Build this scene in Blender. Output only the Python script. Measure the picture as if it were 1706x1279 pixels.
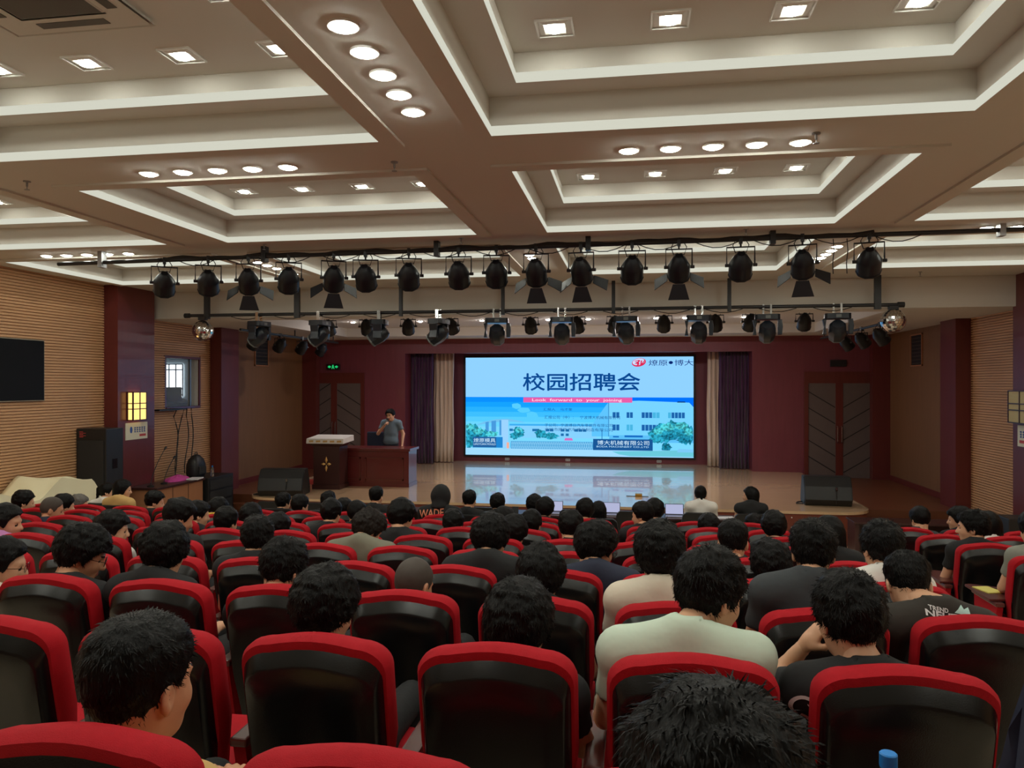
import bpy, bmesh, math, random, time
import numpy as np
from mathutils import Vector, Matrix
from mathutils.bvhtree import BVHTree
T_START = time.time()
random.seed(7); RNG = np.random.default_rng(7)
SC = bpy.context.scene
for o in list(bpy.data.objects): bpy.data.objects.remove(o)
COL = SC.collection
R = math.radians

# ---------------------------------------------------------------- camera, world, exposure
F = 1270.0                    # focal length in pixels of the 1706 px wide frame
PSI = R(9.15)                 # the camera is turned a little to the left of the hall's long axis
ZC = 2.9                      # camera height above the flat floor in front of the stage
cam_d = bpy.data.cameras.new('camera'); cam_d.sensor_width = 36.0; cam_d.lens = F / 1706 * 36.0
cam_d.clip_start = 0.05; cam_d.clip_end = 100
CAM = bpy.data.objects.new('camera', cam_d); COL.objects.link(CAM)
CAM.location = (0, 0, ZC); CAM.rotation_euler = (R(90), 0, PSI); SC.camera = CAM
W = bpy.data.worlds.new('world'); SC.world = W; W.use_nodes = True
W.node_tree.nodes['Background'].inputs[0].default_value = (0.5, 0.55, 0.6, 1)
W.node_tree.nodes['Background'].inputs[1].default_value = 0.0
SC.view_settings.view_transform = 'Standard'; SC.view_settings.look = 'None'
SC.view_settings.exposure = 0.0; SC.view_settings.gamma = 1.0; SC.view_settings.use_curve_mapping = False
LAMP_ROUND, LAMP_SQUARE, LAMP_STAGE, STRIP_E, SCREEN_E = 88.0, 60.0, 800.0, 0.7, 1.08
try:
    SC.cycles.max_bounces = 6; SC.cycles.diffuse_bounces = 4; SC.cycles.glossy_bounces = 3
    SC.cycles.transmission_bounces = 6; SC.cycles.caustics_reflective = False; SC.cycles.caustics_refractive = False
    SC.cycles.sample_clamp_indirect = 4.0; SC.cycles.use_denoising = True
except Exception: pass

def in_view(pts, m=4):
    for x, y, z in pts:
        d = -math.sin(PSI) * x + math.cos(PSI) * y; r = math.cos(PSI) * x + math.sin(PSI) * y
        if d > .1 and -m < 853 + F * r / d < 1706 + m and -m < 639.5 - F * (z - ZC) / d < 1279 + m: return True
    return False
def px_x(px, Y): return Y * math.tan(math.atan((px - 853) / F) - PSI)
def px_z(px, py, Y):
    u = (px - 853) / F
    return ZC - (py - 639.5) / F / (math.cos(PSI) + u * math.sin(PSI)) * Y

# ---------------------------------------------------------------- materials
M = {}
def mat(name, col, rough=0.6, metal=0.0, spec=0.5, var=0.0, scale=8.0, bump=0.0, bscale=60.0, emit=None, estr=1.0,
        coat=0.0, trans=0.0, alpha=1.0, stretch=None, sheen=0.0):
    m = bpy.data.materials.new(name); m.use_nodes = True; nt = m.node_tree
    b = nt.nodes['Principled BSDF']
    c = (*col, 1) if len(col) == 3 else col
    b.inputs['Base Color'].default_value = c; b.inputs['Roughness'].default_value = rough
    b.inputs['Metallic'].default_value = metal; b.inputs['Specular IOR Level'].default_value = spec
    b.inputs['Coat Weight'].default_value = coat; b.inputs['Transmission Weight'].default_value = trans
    b.inputs['Alpha'].default_value = alpha; b.inputs['Sheen Weight'].default_value = sheen
    if emit is not None:
        b.inputs['Emission Color'].default_value = (*emit, 1); b.inputs['Emission Strength'].default_value = estr
    tc = nt.nodes.new('ShaderNodeTexCoord')
    vec = tc.outputs['Object']
    if stretch:
        mp = nt.nodes.new('ShaderNodeMapping'); mp.inputs['Scale'].default_value = stretch
        nt.links.new(vec, mp.inputs['Vector']); vec = mp.outputs['Vector']
    if var > 0:
        n = nt.nodes.new('ShaderNodeTexNoise'); n.inputs['Scale'].default_value = scale; n.inputs['Detail'].default_value = 3
        nt.links.new(vec, n.inputs['Vector'])
        mx = nt.nodes.new('ShaderNodeMix'); mx.data_type = 'RGBA'
        mx.inputs['A'].default_value = tuple(max(0, x * (1 - var)) for x in c[:3]) + (1,)
        mx.inputs['B'].default_value = tuple(min(1, x * (1 + var)) for x in c[:3]) + (1,)
        nt.links.new(n.outputs['Fac'], mx.inputs['Factor']); nt.links.new(mx.outputs['Result'], b.inputs['Base Color'])
    if bump > 0:
        n2 = nt.nodes.new('ShaderNodeTexNoise'); n2.inputs['Scale'].default_value = bscale; n2.inputs['Detail'].default_value = 2
        nt.links.new(vec, n2.inputs['Vector'])
        bp = nt.nodes.new('ShaderNodeBump'); bp.inputs['Strength'].default_value = bump; bp.inputs['Distance'].default_value = 0.01
        nt.links.new(n2.outputs['Fac'], bp.inputs['Height']); nt.links.new(bp.outputs['Normal'], b.inputs['Normal'])
    M[name] = m; return m
def emat(name, col, s):
    m = bpy.data.materials.new(name); m.use_nodes = True; nt = m.node_tree; nt.nodes.clear()
    e = nt.nodes.new('ShaderNodeEmission'); o = nt.nodes.new('ShaderNodeOutputMaterial')
    e.inputs[0].default_value = (*col, 1); e.inputs[1].default_value = s; nt.links.new(e.outputs[0], o.inputs[0]); M[name] = m; return m
def srgb(r, g, b):
    f = lambda v: (v / 255 / 12.92) if v / 255 <= 0.04045 else ((v / 255 + 0.055) / 1.055) ** 2.4
    return (f(r), f(g), f(b))

mat('ceil', (0.66, 0.63, 0.57), 0.8, var=0.03, scale=0.6)
mat('white', (0.8, 0.79, 0.76), 0.5); mat('white_gloss', (0.85, 0.84, 0.8), 0.25)
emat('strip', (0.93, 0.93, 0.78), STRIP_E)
emat('lamp_round', (0.97, 0.99, 0.87), LAMP_ROUND); emat('lamp_square', (0.97, 0.99, 0.87), LAMP_SQUARE); emat('lamp_stage', (1.0, .93, .92), LAMP_STAGE)
mat('slat', srgb(204, 158, 116), 0.55, var=0.12, scale=1.2)
mat('panel_wood', srgb(128, 92, 62), 0.5, var=0.15, scale=2, stretch=(6, 6, 0.6))
mat('maroon', srgb(104, 42, 40), 0.35, var=0.15, scale=2.5, stretch=(5, 5, 0.5), coat=0.2)
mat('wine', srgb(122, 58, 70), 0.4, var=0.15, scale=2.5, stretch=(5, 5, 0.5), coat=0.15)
mat('frame_red', srgb(104, 44, 38), 0.3, var=0.2, scale=3, stretch=(6, 6, 0.6), coat=0.3)
mat('door_panel', srgb(104, 92, 88), 0.45, var=0.08); mat('door_line', srgb(40, 34, 32), 0.5)
mat('stage_wood', srgb(226, 190, 150), 0.22, var=0.1, scale=1.5, stretch=(0.5, 5, 1), spec=0.6, coat=0.7)
mat('side_wood', srgb(112, 66, 44), 0.35, var=0.2, scale=2, stretch=(0.5, 5, 1))
mat('riser', srgb(122, 60, 44), 0.4, var=0.12, scale=2, stretch=(0.6, 6, 3))
mat('floor', srgb(214, 198, 172), 0.5, var=0.15, scale=3)
mat('black', (0.012, 0.012, 0.013), 0.45); mat('black_gloss', (0.008, 0.008, 0.01), 0.12)
mat('blackmetal', (0.018, 0.019, 0.022), 0.4, metal=0.0, spec=0.5); mat('rubber', (0.02, 0.02, 0.02), 0.7)
mat('lamp_can', (0.006, 0.008, 0.012), 0.38, spec=0.4); mat('barn', (0.012, 0.015, 0.02), 0.45, spec=0.4)
mat('greymetal', (0.35, 0.35, 0.36), 0.35, metal=0.9); mat('chrome', (0.8, 0.8, 0.8), 0.12, metal=1.0)
mat('mover', (0.012, 0.017, 0.026), 0.3, spec=0.5); mat('mover_grey', (0.16, 0.18, 0.18), 0.35)
mat('lens', (0.25, 0.3, 0.32), 0.05, spec=0.8, coat=1.0)
mat('red', (0.42, 0.007, 0.015), 0.8, var=0.12, scale=40, bump=0.25, bscale=400, spec=0.2)
mat('shell', (0.004, 0.0045, 0.005), 0.26, spec=0.5, bump=0.06, bscale=250)
mat('armwood', srgb(92, 44, 40), 0.3, var=0.2, scale=6, coat=0.3)
mat('deskwood', srgb(168, 116, 82), 0.4, var=0.12, scale=2, stretch=(5, 5, 0.6))
mat('desk_dark', srgb(102, 36, 36), 0.3, var=0.15, scale=2, stretch=(0.6, 4, 4), coat=0.3)
mat('lectern', srgb(62, 34, 32), 0.35, var=0.15, scale=2, stretch=(4, 4, 0.6)); mat('gold', srgb(214, 168, 96), 0.35, metal=0.3)
mat('cloth_cream', srgb(244, 236, 200), 0.8, bump=0.2, bscale=8); mat('cloth_olive', srgb(120, 106, 74), 0.8)
mat('curtain_purple', srgb(66, 20, 70), 0.75, sheen=0.4); mat('curtain_cream', srgb(232, 214, 196), 0.75, sheen=0.3)
mat('skin', srgb(224, 172, 138), 0.5, var=0.06, scale=25); mat('skin_tan', srgb(206, 150, 116), 0.5, var=0.06, scale=25)
mat('lip', srgb(170, 96, 84), 0.45); mat('eye', (0.02, 0.015, 0.012), 0.2)
mat('hair', (0.0034, 0.003, 0.003), 0.5, spec=0.16, bump=0.5, bscale=120, stretch=(1, 1, 0.25))
mat('hair_brown', (0.012, 0.008, 0.006), 0.5, spec=0.2, bump=0.5, bscale=120, stretch=(1, 1, 0.25))
mat('hair_grey', (0.11, 0.10, 0.09), 0.5, bump=0.5, bscale=120)
mat('stubble', (0.06, 0.045, 0.036), 0.7)
mat('shoe', (0.02, 0.02, 0.022), 0.5); mat('jeans', srgb(40, 46, 62), 0.8)
for n, c in dict(sh_black=(24, 25, 27), sh_char=(56, 60, 64), sh_mint=(206, 222, 204), sh_white=(232, 228, 222), sh_grey=(134, 136, 126),
                 sh_olive=(120, 118, 102), sh_purple=(196, 130, 186), sh_navy=(36, 42, 62), sh_tan=(206, 168, 106), sh_beige=(220, 208, 190),
                 sh_brownblack=(48, 43, 38), sh_bluegrey=(108, 128, 142), sh_pink=(232, 196, 168), sh_greyblue=(148, 152, 160), sh_yellow=(214, 176, 60)).items():
    mat(n, srgb(*c), 0.85, var=0.06, scale=6, bump=0.25, bscale=18)
mat('pet', (0.85, 0.9, 0.93), 0.08, trans=0.9, spec=0.5); mat('cap_blue', srgb(20, 130, 215), 0.35)
mat('paper', (0.82, 0.83, 0.85), 0.6); mat('paper_yellow', srgb(226, 216, 110), 0.6)
mat('pink_cloth', srgb(206, 74, 160), 0.8); mat('brass', srgb(190, 150, 70), 0.35, metal=0.8)
mat('print_white', (0.8, 0.8, 0.8), 0.7); mat('print_orange', srgb(244, 160, 120), 0.7); mat('print_mint', srgb(190, 226, 220), 0.7)
mat('poster', srgb(226, 226, 206), 0.5); mat('blue_print', srgb(50, 90, 170), 0.5); mat('red_print', srgb(190, 70, 70), 0.5)
mat('plastic_white', (0.72, 0.72, 0.72), 0.4); mat('acgrey', srgb(150, 140, 122), 0.5); mat('ac_dark', srgb(82, 74, 62), 0.5)
mat('room_white', srgb(208, 226, 232), 0.6); mat('glass', (0.9, 0.95, 0.97), 0.02, alpha=0.12)
mat('tv', (0.005, 0.005, 0.0055), 0.5, spec=0.15)

# ---------------------------------------------------------------- mesh helpers
class MB:
    def __init__(s): s.v = []; s.f = []; s.m = []
    def add(s, vs, fs, mi=0):
        n = len(s.v); s.v += [tuple(v) for v in vs]; s.f += [tuple(i + n for i in f) for f in fs]; s.m += [mi] * len(fs); return s
    def box(s, a, b, mi=0, mtx=None):
        x0, y0, z0 = a; x1, y1, z1 = b
        vs = [(x0, y0, z0), (x1, y0, z0), (x1, y1, z0), (x0, y1, z0), (x0, y0, z1), (x1, y0, z1), (x1, y1, z1), (x0, y1, z1)]
        if mtx is not None: vs = [mtx @ Vector(v) for v in vs]
        return s.add(vs, [(0, 3, 2, 1), (4, 5, 6, 7), (0, 1, 5, 4), (1, 2, 6, 5), (2, 3, 7, 6), (3, 0, 4, 7)], mi)
    def loft(s, rings, mi=0, cap0=True, cap1=True, closed=True):
        n = len(rings[0]); vs = [p for r in rings for p in r]; fs = []
        for i in range(len(rings) - 1):
            for j in range(n if closed else n - 1):
                k = (j + 1) % n; fs.append((i * n + j, i * n + k, (i + 1) * n + k, (i + 1) * n + j))
        if cap0: fs.append(tuple(range(n))[::-1])
        if cap1: fs.append(tuple((len(rings) - 1) * n + j for j in range(n)))
        return s.add(vs, fs, mi)
    def tube(s, pts, r, n=8, mi=0, cap=True):
        pts = [Vector(p) for p in pts]; rr = r if isinstance(r, (list, tuple)) else [r] * len(pts); rings = []
        up = Vector((0, 0, 1))
        for i, p in enumerate(pts):
            d = (pts[min(i + 1, len(pts) - 1)] - pts[max(i - 1, 0)]).normalized()
            if abs(d.dot(up)) > 0.95: a = d.cross(Vector((1, 0, 0))).normalized()
            else: a = d.cross(up).normalized()
            b = d.cross(a).normalized()
            rings.append([p + a * math.cos(t) * rr[i] - b * math.sin(t) * rr[i] for t in [2 * math.pi * j / n for j in range(n)]])
        return s.loft(rings, mi, cap, cap)
    def lathe(s, prof, n=20, mtx=None, mi=0, cap=True):
        rings = [[Vector((r * math.cos(2 * math.pi * j / n), r * math.sin(2 * math.pi * j / n), z)) for j in range(n)] for r, z in prof]
        if mtx is not None: rings = [[mtx @ p for p in r] for r in rings]
        return s.loft(rings, mi, cap, cap)
    def prism(s, poly, z0, z1, mi=0, mtx=None):
        rings = [[Vector((x, y, z)) for x, y in poly] for z in (z0, z1)]
        if mtx is not None: rings = [[mtx @ p for p in r] for r in rings]
        return s.loft(rings, mi)
    def build(s, name, mats, parent=None, smooth=False, loc=None, rot=None, bevel=0.0):
        if not isinstance(mats, (list, tuple)): mats = [mats]
        me = bpy.data.meshes.new(name); me.from_pydata(s.v, [], s.f)
        for m in mats: me.materials.append(M[m] if isinstance(m, str) else m)
        if len(mats) > 1: me.polygons.foreach_set('material_index', s.m)
        bm = bmesh.new(); bm.from_mesh(me)
        bmesh.ops.recalc_face_normals(bm, faces=bm.faces)
        if bevel > 0: bmesh.ops.bevel(bm, geom=list(bm.edges), offset=bevel, segments=2, affect='EDGES', profile=0.6, clamp_overlap=True)
        bm.to_mesh(me); bm.free()
        if smooth:
            me.polygons.foreach_set('use_smooth', [True] * len(me.polygons))
            try: me.set_sharp_from_angle(angle=R(42))
            except Exception: pass
        return link(name, me, parent, loc, rot)
def link(name, me, parent=None, loc=None, rot=None):
    o = bpy.data.objects.new(name, me); COL.objects.link(o)
    if parent is not None: o.parent = parent
    if loc is not None: o.location = loc
    if rot is not None: o.rotation_euler = rot
    return o
def tag(o, label, cat, group=None, kind=None):
    o['label'] = label; o['category'] = cat
    if group: o['group'] = group
    if kind: o['kind'] = kind
    return o
def struct(o, label=None, cat=None):
    o['kind'] = 'structure'
    if label: o['label'] = label
    if cat: o['category'] = cat
    return o
def thing(name, label, cat, loc=(0, 0, 0), rot=(0, 0, 0), group=None):
    o = bpy.data.objects.new(name, None); COL.objects.link(o); o.empty_display_size = 0.1
    o.location = loc; o.rotation_euler = rot; return tag(o, label, cat, group)
def kids(o): return [c for c in bpy.data.objects if c.parent == o]
def dup(root, loc, rot=None, label=None, group=None, ch=None):
    r = root.copy(); COL.objects.link(r); r.location = loc
    if rot is not None: r.rotation_euler = rot
    if label: r['label'] = label
    if group: r['group'] = group
    for c in root.children:
        k = c.copy(); COL.objects.link(k); k.parent = r
        for g in c.children:
            q = g.copy(); COL.objects.link(q); q.parent = k
    return r
def text_mesh(name, body, w, h, matname, parent=None, mtx=None, bold=0.0, fit=True):
    cu = bpy.data.curves.new(name, 'FONT'); cu.body = body; cu.size = 1.0; cu.resolution_u = 2; cu.offset = bold
    cu.fill_mode = 'BOTH'
    o = bpy.data.objects.new(name, cu); COL.objects.link(o)
    bpy.context.view_layer.update(); dg = bpy.context.evaluated_depsgraph_get()
    me = bpy.data.meshes.new_from_object(o.evaluated_get(dg)); bpy.data.objects.remove(o)
    n = len(me.vertices); co = np.empty(n * 3, np.float32); me.vertices.foreach_get('co', co); co = co.reshape(-1, 3)
    if n:
        a, b = co.min(0), co.max(0)
        co[:, 0] = (co[:, 0] - (a[0] + b[0]) / 2) * (w / max(1e-6, b[0] - a[0])); co[:, 1] = (co[:, 1] - (a[1] + b[1]) / 2) * (h / max(1e-6, b[1] - a[1])); co[:, 2] = 0
        if mtx is not None:
            m3 = np.array(mtx); co = co @ m3[:3, :3].T + m3[:3, 3]
        me.vertices.foreach_set('co', co.astype(np.float32).ravel())
    me.materials.clear(); me.materials.append(M[matname]); me.update()
    return link(name, me, parent)
# ---------------------------------------------------------------- the hall: floor, walls, ceiling
XL, XR, YB, YF, YP, YS = -9.4, 6.4, -2.2, 13.5, 20.8, 22.4
ZB, ZSOF, ZST, ZSIDE = ZC + 1.77, ZC + 1.26, ZC - 2.3, ZC - 2.42
def floor_z(Y): return ZC - 1.695 - 0.115 * (min(Y, 12.0) - 1.38)
mb = MB(); ys = [YB - 0.2, 12.0, 16.4]
for a, b in zip(ys[:-1], ys[1:]):
    za, zb = floor_z(a), floor_z(b)
    mb.add([(XL - .2, a, za), (XR + .2, a, za), (XR + .2, b, zb), (XL - .2, b, zb), (XL - .2, a, za - .2), (XR + .2, a, za - .2), (XR + .2, b, zb - .2), (XL - .2, b, zb - .2)],
           [(0, 1, 2, 3), (7, 6, 5, 4), (0, 4, 5, 1), (2, 6, 7, 3), (1, 5, 6, 2), (0, 3, 7, 4)])
struct(mb.build('floor', 'floor'))
# side walls (left one has the control-room window opening)
WY0, WY1 = px_x(275, 1), px_x(330, 1)
wy0, wy1 = XL / WY0, XL / WY1
wz0, wz1 = ZC - 0.47, ZC + 0.53
ztop = ZC + 2.5; zb0 = -0.4
mb = MB()
for a, b, c, d in ((YB, wy0, zb0, ztop), (wy1, YP + .3, zb0, ztop), (wy0, wy1, zb0, wz0), (wy0, wy1, wz1, ztop)):
    mb.box((XL - .15, a, c), (XL, b, d))
wl = struct(mb.build('wall_left', 'slat'))
wr = struct(MB().box((XR, YB, zb0), (XR + .15, YP + .3, ztop)).build('wall_right', 'slat'))
for wall, x0, x1, spans in ((wl, XL - .002, XL + .029, ((YB, wy0 - .05), (wy1 + .05, 16.5))), (wr, XR - .029, XR + .002, ((YB, 16.6),))):
    mb = MB(); z = zb0 + .3                      # real horizontal slats with open grooves between them
    while z < ZB:
        segs = spans if wall is wr or wz0 - .05 < z + .034 and z < wz1 + .05 else ((YB, 16.5),)
        for a, b in segs: mb.box((x0, a, z), (x1, b, z + .034))
        z += .047
    sl = mb.build('wall_slats', 'slat', wall); sl['kind'] = 'stuff'
struct(MB().box((XL - .15, YB - .15, zb0), (XR + .15, YB, ztop)).build('wall_rear', 'panel_wood'))
# plain wood panels beside the stage
for i, (x, s, y0, y1) in enumerate(((XL, 1, 16.5, YP), (XR, -1, 16.6, YP))):
    struct(MB().box((min(x, x + s * .03), y0, ZSIDE), (max(x, x + s * .03), y1, ZSOF)).build('trim_%d' % (i + 1), 'panel_wood'), 'plain brown wood panel on the side wall beside the stage', 'wall panel')
# pillars on both side walls
tn = 3
for x, s, ylist in ((XL, 1, ((12.3, 13.35), (15.75, 16.5))), (XR, -1, ((12.5, 13.6), (15.85, 16.6)))):
    for (a, b) in ylist:
        struct(MB().box((min(x, x + s * .3), a, zb0 + .2), (max(x, x + s * .3), b, ZB), 0).build('trim_%d' % tn, 'maroon'), 'dark red wooden pillar on the side wall', 'pillar'); tn += 1
    struct(MB().box((min(x, x + s * .45), YP - .28, ZSIDE), (max(x, x + s * .45), YP, ZSOF)).build('trim_%d' % tn, 'maroon'), 'dark corner pilaster beside the stage doors', 'pillar'); tn += 1
for nm, x, s in (('baseboard_left', XL, 1), ('baseboard_right', XR, -1)):
    struct(MB().box((min(x + s * .03, x + s * .05), 16.6, ZSIDE), (max(x + s * .03, x + s * .05), YP - .3, ZSIDE + .13)).build(nm, 'maroon'))
# stage front wall with the opening for the screen
OX0, OX1, OZ1 = px_x(675, YP), px_x(1253, YP), ZC + 0.86
mb = MB()
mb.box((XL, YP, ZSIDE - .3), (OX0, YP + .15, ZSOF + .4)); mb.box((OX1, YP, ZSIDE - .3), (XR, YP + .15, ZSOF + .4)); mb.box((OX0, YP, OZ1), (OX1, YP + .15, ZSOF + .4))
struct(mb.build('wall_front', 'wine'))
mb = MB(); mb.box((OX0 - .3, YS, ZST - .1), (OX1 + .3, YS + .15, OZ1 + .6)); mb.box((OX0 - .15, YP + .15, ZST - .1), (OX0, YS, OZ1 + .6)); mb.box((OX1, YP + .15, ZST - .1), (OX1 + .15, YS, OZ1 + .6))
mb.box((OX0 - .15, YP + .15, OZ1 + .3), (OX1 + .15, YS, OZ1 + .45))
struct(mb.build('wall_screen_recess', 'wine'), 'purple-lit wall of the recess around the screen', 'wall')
# stage
SX0, SX1, SY0 = -7.9, 4.25, 14.45
def stage_poly(off=0.0):
    p = [(SX0 - off, YS + .1)]
    n = 8; r = 0.62
    for i in range(n + 1):
        t = math.pi + (math.pi / 2) * i / n; p.append((SX0 + r - off + r * math.cos(t) - 0, SY0 + r - off + r * math.sin(t)))
    for i in range(n + 1):
        t = 1.5 * math.pi + (math.pi / 2) * i / n; p.append((SX1 - r + off + r * math.cos(t), SY0 + r - off + r * math.sin(t)))
    p.append((SX1 + off, YS + .1)); return p
st = MB().prism(stage_poly(), -0.1, ZST - .05).build('stage_platform', 'riser')
struct(st, 'low wooden stage platform with a red-brown front', 'stage')
o = MB().prism(stage_poly(.02), ZST - .05, ZST).build('stage_floor_boards', 'stage_wood', st); 
mb = MB()
for x0, x1 in ((XL, SX0 - .0), (SX1 + .0, XR)):
    mb.box((x0, 15.6, -.1), (x1, YP, ZSIDE)); mb.box((x0, 15.3, -.1), (x1, 15.6, ZSIDE - .17)); mb.box((x0, 15.0, -.1), (x1, 15.3, ZSIDE - .34))
struct(mb.build('side_stage_steps', 'side_wood'), 'dark brown side stage floor with steps beside the stage', 'steps')
mb = MB()
for px in (1319, 1180, 700, 520):
    for dz in (.12, .3):
        x = px_x(px, SY0); mb.lathe([(.012, 0), (.012, .012)], 8, Matrix.Translation((x, SY0 + .004, ZST - dz)) @ Matrix.Rotation(R(90), 4, 'X'))
mb.build('riser_light', 'white', st)

# ceiling of beams and coffers
COLS = [(-8.95, -5.8), (-4.98, -1.83), (-1.0, 2.15), (2.97, 6.1)]
ROWS = [(-0.74, 1.82), (2.73, 5.29), (6.2, 8.76), (9.67, 12.23)]
mb = MB(); xs = [XL] + [v for c in COLS for v in c] + [XR]; yy = [YB] + [v for c in ROWS for v in c] + [YF]
for i in range(len(xs) - 1):
    for j in range(len(yy) - 1):
        if i % 2 == 1 and j % 2 == 1: continue
        mb.add([(xs[i], yy[j], ZB), (xs[i + 1], yy[j], ZB), (xs[i + 1], yy[j + 1], ZB), (xs[i], yy[j + 1], ZB)], [(0, 3, 2, 1)])
mb.box((XL - .15, YB, ZC + 2.45), (XR + .15, YF, ZC + 2.5))
ceil = mb.build('ceiling', 'ceil'); struct(ceil)
def rect_ring(mb, x0, y0, x1, y1, z, inn, outw, mi=0, z2=None):
    # horizontal ring between rect grown by outw and rect grown by inn
    z2 = z if z2 is None else z2
    a = [(x0 - outw, y0 - outw, z), (x1 + outw, y0 - outw, z), (x1 + outw, y1 + outw, z), (x0 - outw, y1 + outw, z)]
    b = [(x0 - inn, y0 - inn, z2), (x1 + inn, y0 - inn, z2), (x1 + inn, y1 + inn, z2), (x0 - inn, y1 + inn, z2)]
    mb.add(a + b, [(i, (i + 1) % 4, 4 + (i + 1) % 4, 4 + i) for i in range(4)], mi)
w, l = 3.15 / 2, 2.56 / 2
def coffer_mesh():
    mb = MB()
    rect_ring(mb, -w, -l, w, l, -.02, .15, .15, z2=0); mb.v[-8:-4]; 
    rect_ring(mb, -w, -l, w, l, -.02, 0.0, .15)
    rect_ring(mb, -w, -l, w, l, .05, 0.0, .02); rect_ring(mb, -w, -l, w, l, .05, .02, .02, z2=.26)
    rect_ring(mb, -w, -l, w, l, .26, -.21, .02)
    rect_ring(mb, -w, -l, w, l, .33, -.21, -.19, 1); rect_ring(mb, -w, -l, w, l, .33, -.19, -.19, 1, z2=.47)
    i = .19; mb.add([(-w + i, -l + i, .47), (w - i, -l + i, .47), (w - i, l - i, .47), (-w + i, l - i, .47)], [(0, 3, 2, 1)], 1)
    return mb
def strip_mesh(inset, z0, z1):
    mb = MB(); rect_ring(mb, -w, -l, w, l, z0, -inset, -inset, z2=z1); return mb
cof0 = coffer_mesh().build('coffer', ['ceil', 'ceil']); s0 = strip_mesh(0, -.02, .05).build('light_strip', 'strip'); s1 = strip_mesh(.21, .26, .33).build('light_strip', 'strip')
first = True
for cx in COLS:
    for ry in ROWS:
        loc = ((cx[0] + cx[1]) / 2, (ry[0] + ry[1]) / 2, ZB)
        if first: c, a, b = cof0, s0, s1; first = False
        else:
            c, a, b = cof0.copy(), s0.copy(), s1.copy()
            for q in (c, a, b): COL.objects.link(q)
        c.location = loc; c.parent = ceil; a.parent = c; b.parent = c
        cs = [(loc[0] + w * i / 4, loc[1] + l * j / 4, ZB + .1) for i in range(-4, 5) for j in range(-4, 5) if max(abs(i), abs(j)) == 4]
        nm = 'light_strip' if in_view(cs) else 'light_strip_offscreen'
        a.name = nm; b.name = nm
# fascia above the stage and the stage's own ceiling tray
mb = MB(); mb.box((XL, YF, ZSOF), (XR, YF + .12, ZC + 2.3))
TY0, TY1, TX0, TX1 = 14.1, 19.4, -7.6, 4.3
mb.box((XL, YF + .12, ZSOF), (XR, TY0, ZSOF + .04)); mb.box((XL, TY1, ZSOF), (XR, YP, ZSOF + .04)); mb.box((XL, TY0, ZSOF), (TX0, TY1, ZSOF + .04)); mb.box((TX1, TY0, ZSOF), (XR, TY1, ZSOF + .04))
mb.box((TX0 - .05, TY0 - .05, ZSOF + .04), (TX1 + .05, TY0, ZSOF + .25)); mb.box((TX0 - .05, TY1, ZSOF + .04), (TX1 + .05, TY1 + .05, ZSOF + .25))
mb.box((TX0 - .05, TY0, ZSOF + .04), (TX0, TY1, ZSOF + .25)); mb.box((TX1, TY0, ZSOF + .04), (TX1 + .05, TY1, ZSOF + .25)); mb.box((TX0 - .1, TY0 - .1, ZSOF + .22), (TX1 + .1, TY1 + .1, ZSOF + .27))
struct(mb.build('ceiling_stage', 'ceil'), 'pink-beige bulkhead and recessed tray ceiling above the stage', 'ceiling')

# ---------------------------------------------------------------- ceiling lamps
def round_lamp(label, group):
    t = thing('recessed_downlight', label, 'ceiling light', group=group)
    MB().lathe([(.060, .0), (.060, -.012), (.078, -.012), (.078, .0)], 24, cap=False).build('trim_ring', 'white', t, True)
    MB().lathe([(.0602, -.006), (.057, -.018), (.04, -.024), (.001, -.026)], 20, cap=False).build('lamp_disc', 'lamp_round', t); return t
def square_lamp(label, group):
    t = thing('square_downlight', label, 'ceiling light', group=group); mb = MB()
    a, b = .118, .108
    rect_ring(mb, -.0, -.0, 0, 0, -.012, b, a); rect_ring(mb, 0, 0, 0, 0, -.012, a, a, z2=0); rect_ring(mb, 0, 0, 0, 0, -.012, b, .066, z2=.002)
    mb.build('reflector_frame', 'white_gloss', t)
    MB().lathe([(.055, .006), (.05, -.02), (.001, -.026)], 16, cap=False).build('lamp_bulb', 'lamp_square', t, True); return t
RL = round_lamp('x', 'x'); RL_used = [False]
def put(root, flag, loc, label, group):
    if not flag[0]: flag[0] = True; root.location = loc; root['label'] = label; root['group'] = group
    else: root = dup(root, loc, None, label, group)
    base = root.name.split('.')[0].replace('_offscreen', '')
    off = '' if in_view([(loc[0] + a, loc[1] + c, loc[2]) for a in (-.1, .1) for c in (-.1, .1)]) else '_offscreen'
    root.name = base + off
    for c in root.children:
        if c.name.startswith('lamp_'): c.name = c.name.split('.')[0].replace('_offscreen', '') + off
CX = [(c[0] + c[1]) / 2 for c in COLS]
beamX = [(-5.39, 'left'), (-1.42, 'central'), (2.56, 'right')]
for bx, nm in beamX:
    for yc, rn, on in ((4.18, 'first', nm == 'central'), (10.9, 'last', True), (0.9, 'rear', True)):
        if not on: continue
        for k in range(5):
            put(RL, RL_used, (bx, yc + (k - 2) * .3, ZB), 'round downlight in the row of five on the %s long beam%s' % (nm, '' if rn == 'first' else ' near the stage' if rn == 'last' else ' at the rear'), 'downlights on %s beam %s' % (nm, rn))
for yc, rn, cc in ((5.83, 'behind the nearest coffers', (0, 1, 2, 3)), (9.34, 'above the upper lighting pipe', (0, 3)), (2.3, 'over the rear seats', (0, 1, 2, 3))):
    for ci in cc:
        for k in range(5):
            put(RL, RL_used, (CX[ci] + (k - 2) * .31, yc, ZB), 'round downlight in the cross beam %s, %s' % (rn, ('by the left wall', 'left of the central beam', 'right of the central beam', 'by the right wall')[ci]), 'cross beam downlights %s %d' % (rn, ci))
SL = square_lamp('x', 'x'); SL_used = [False]
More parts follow.
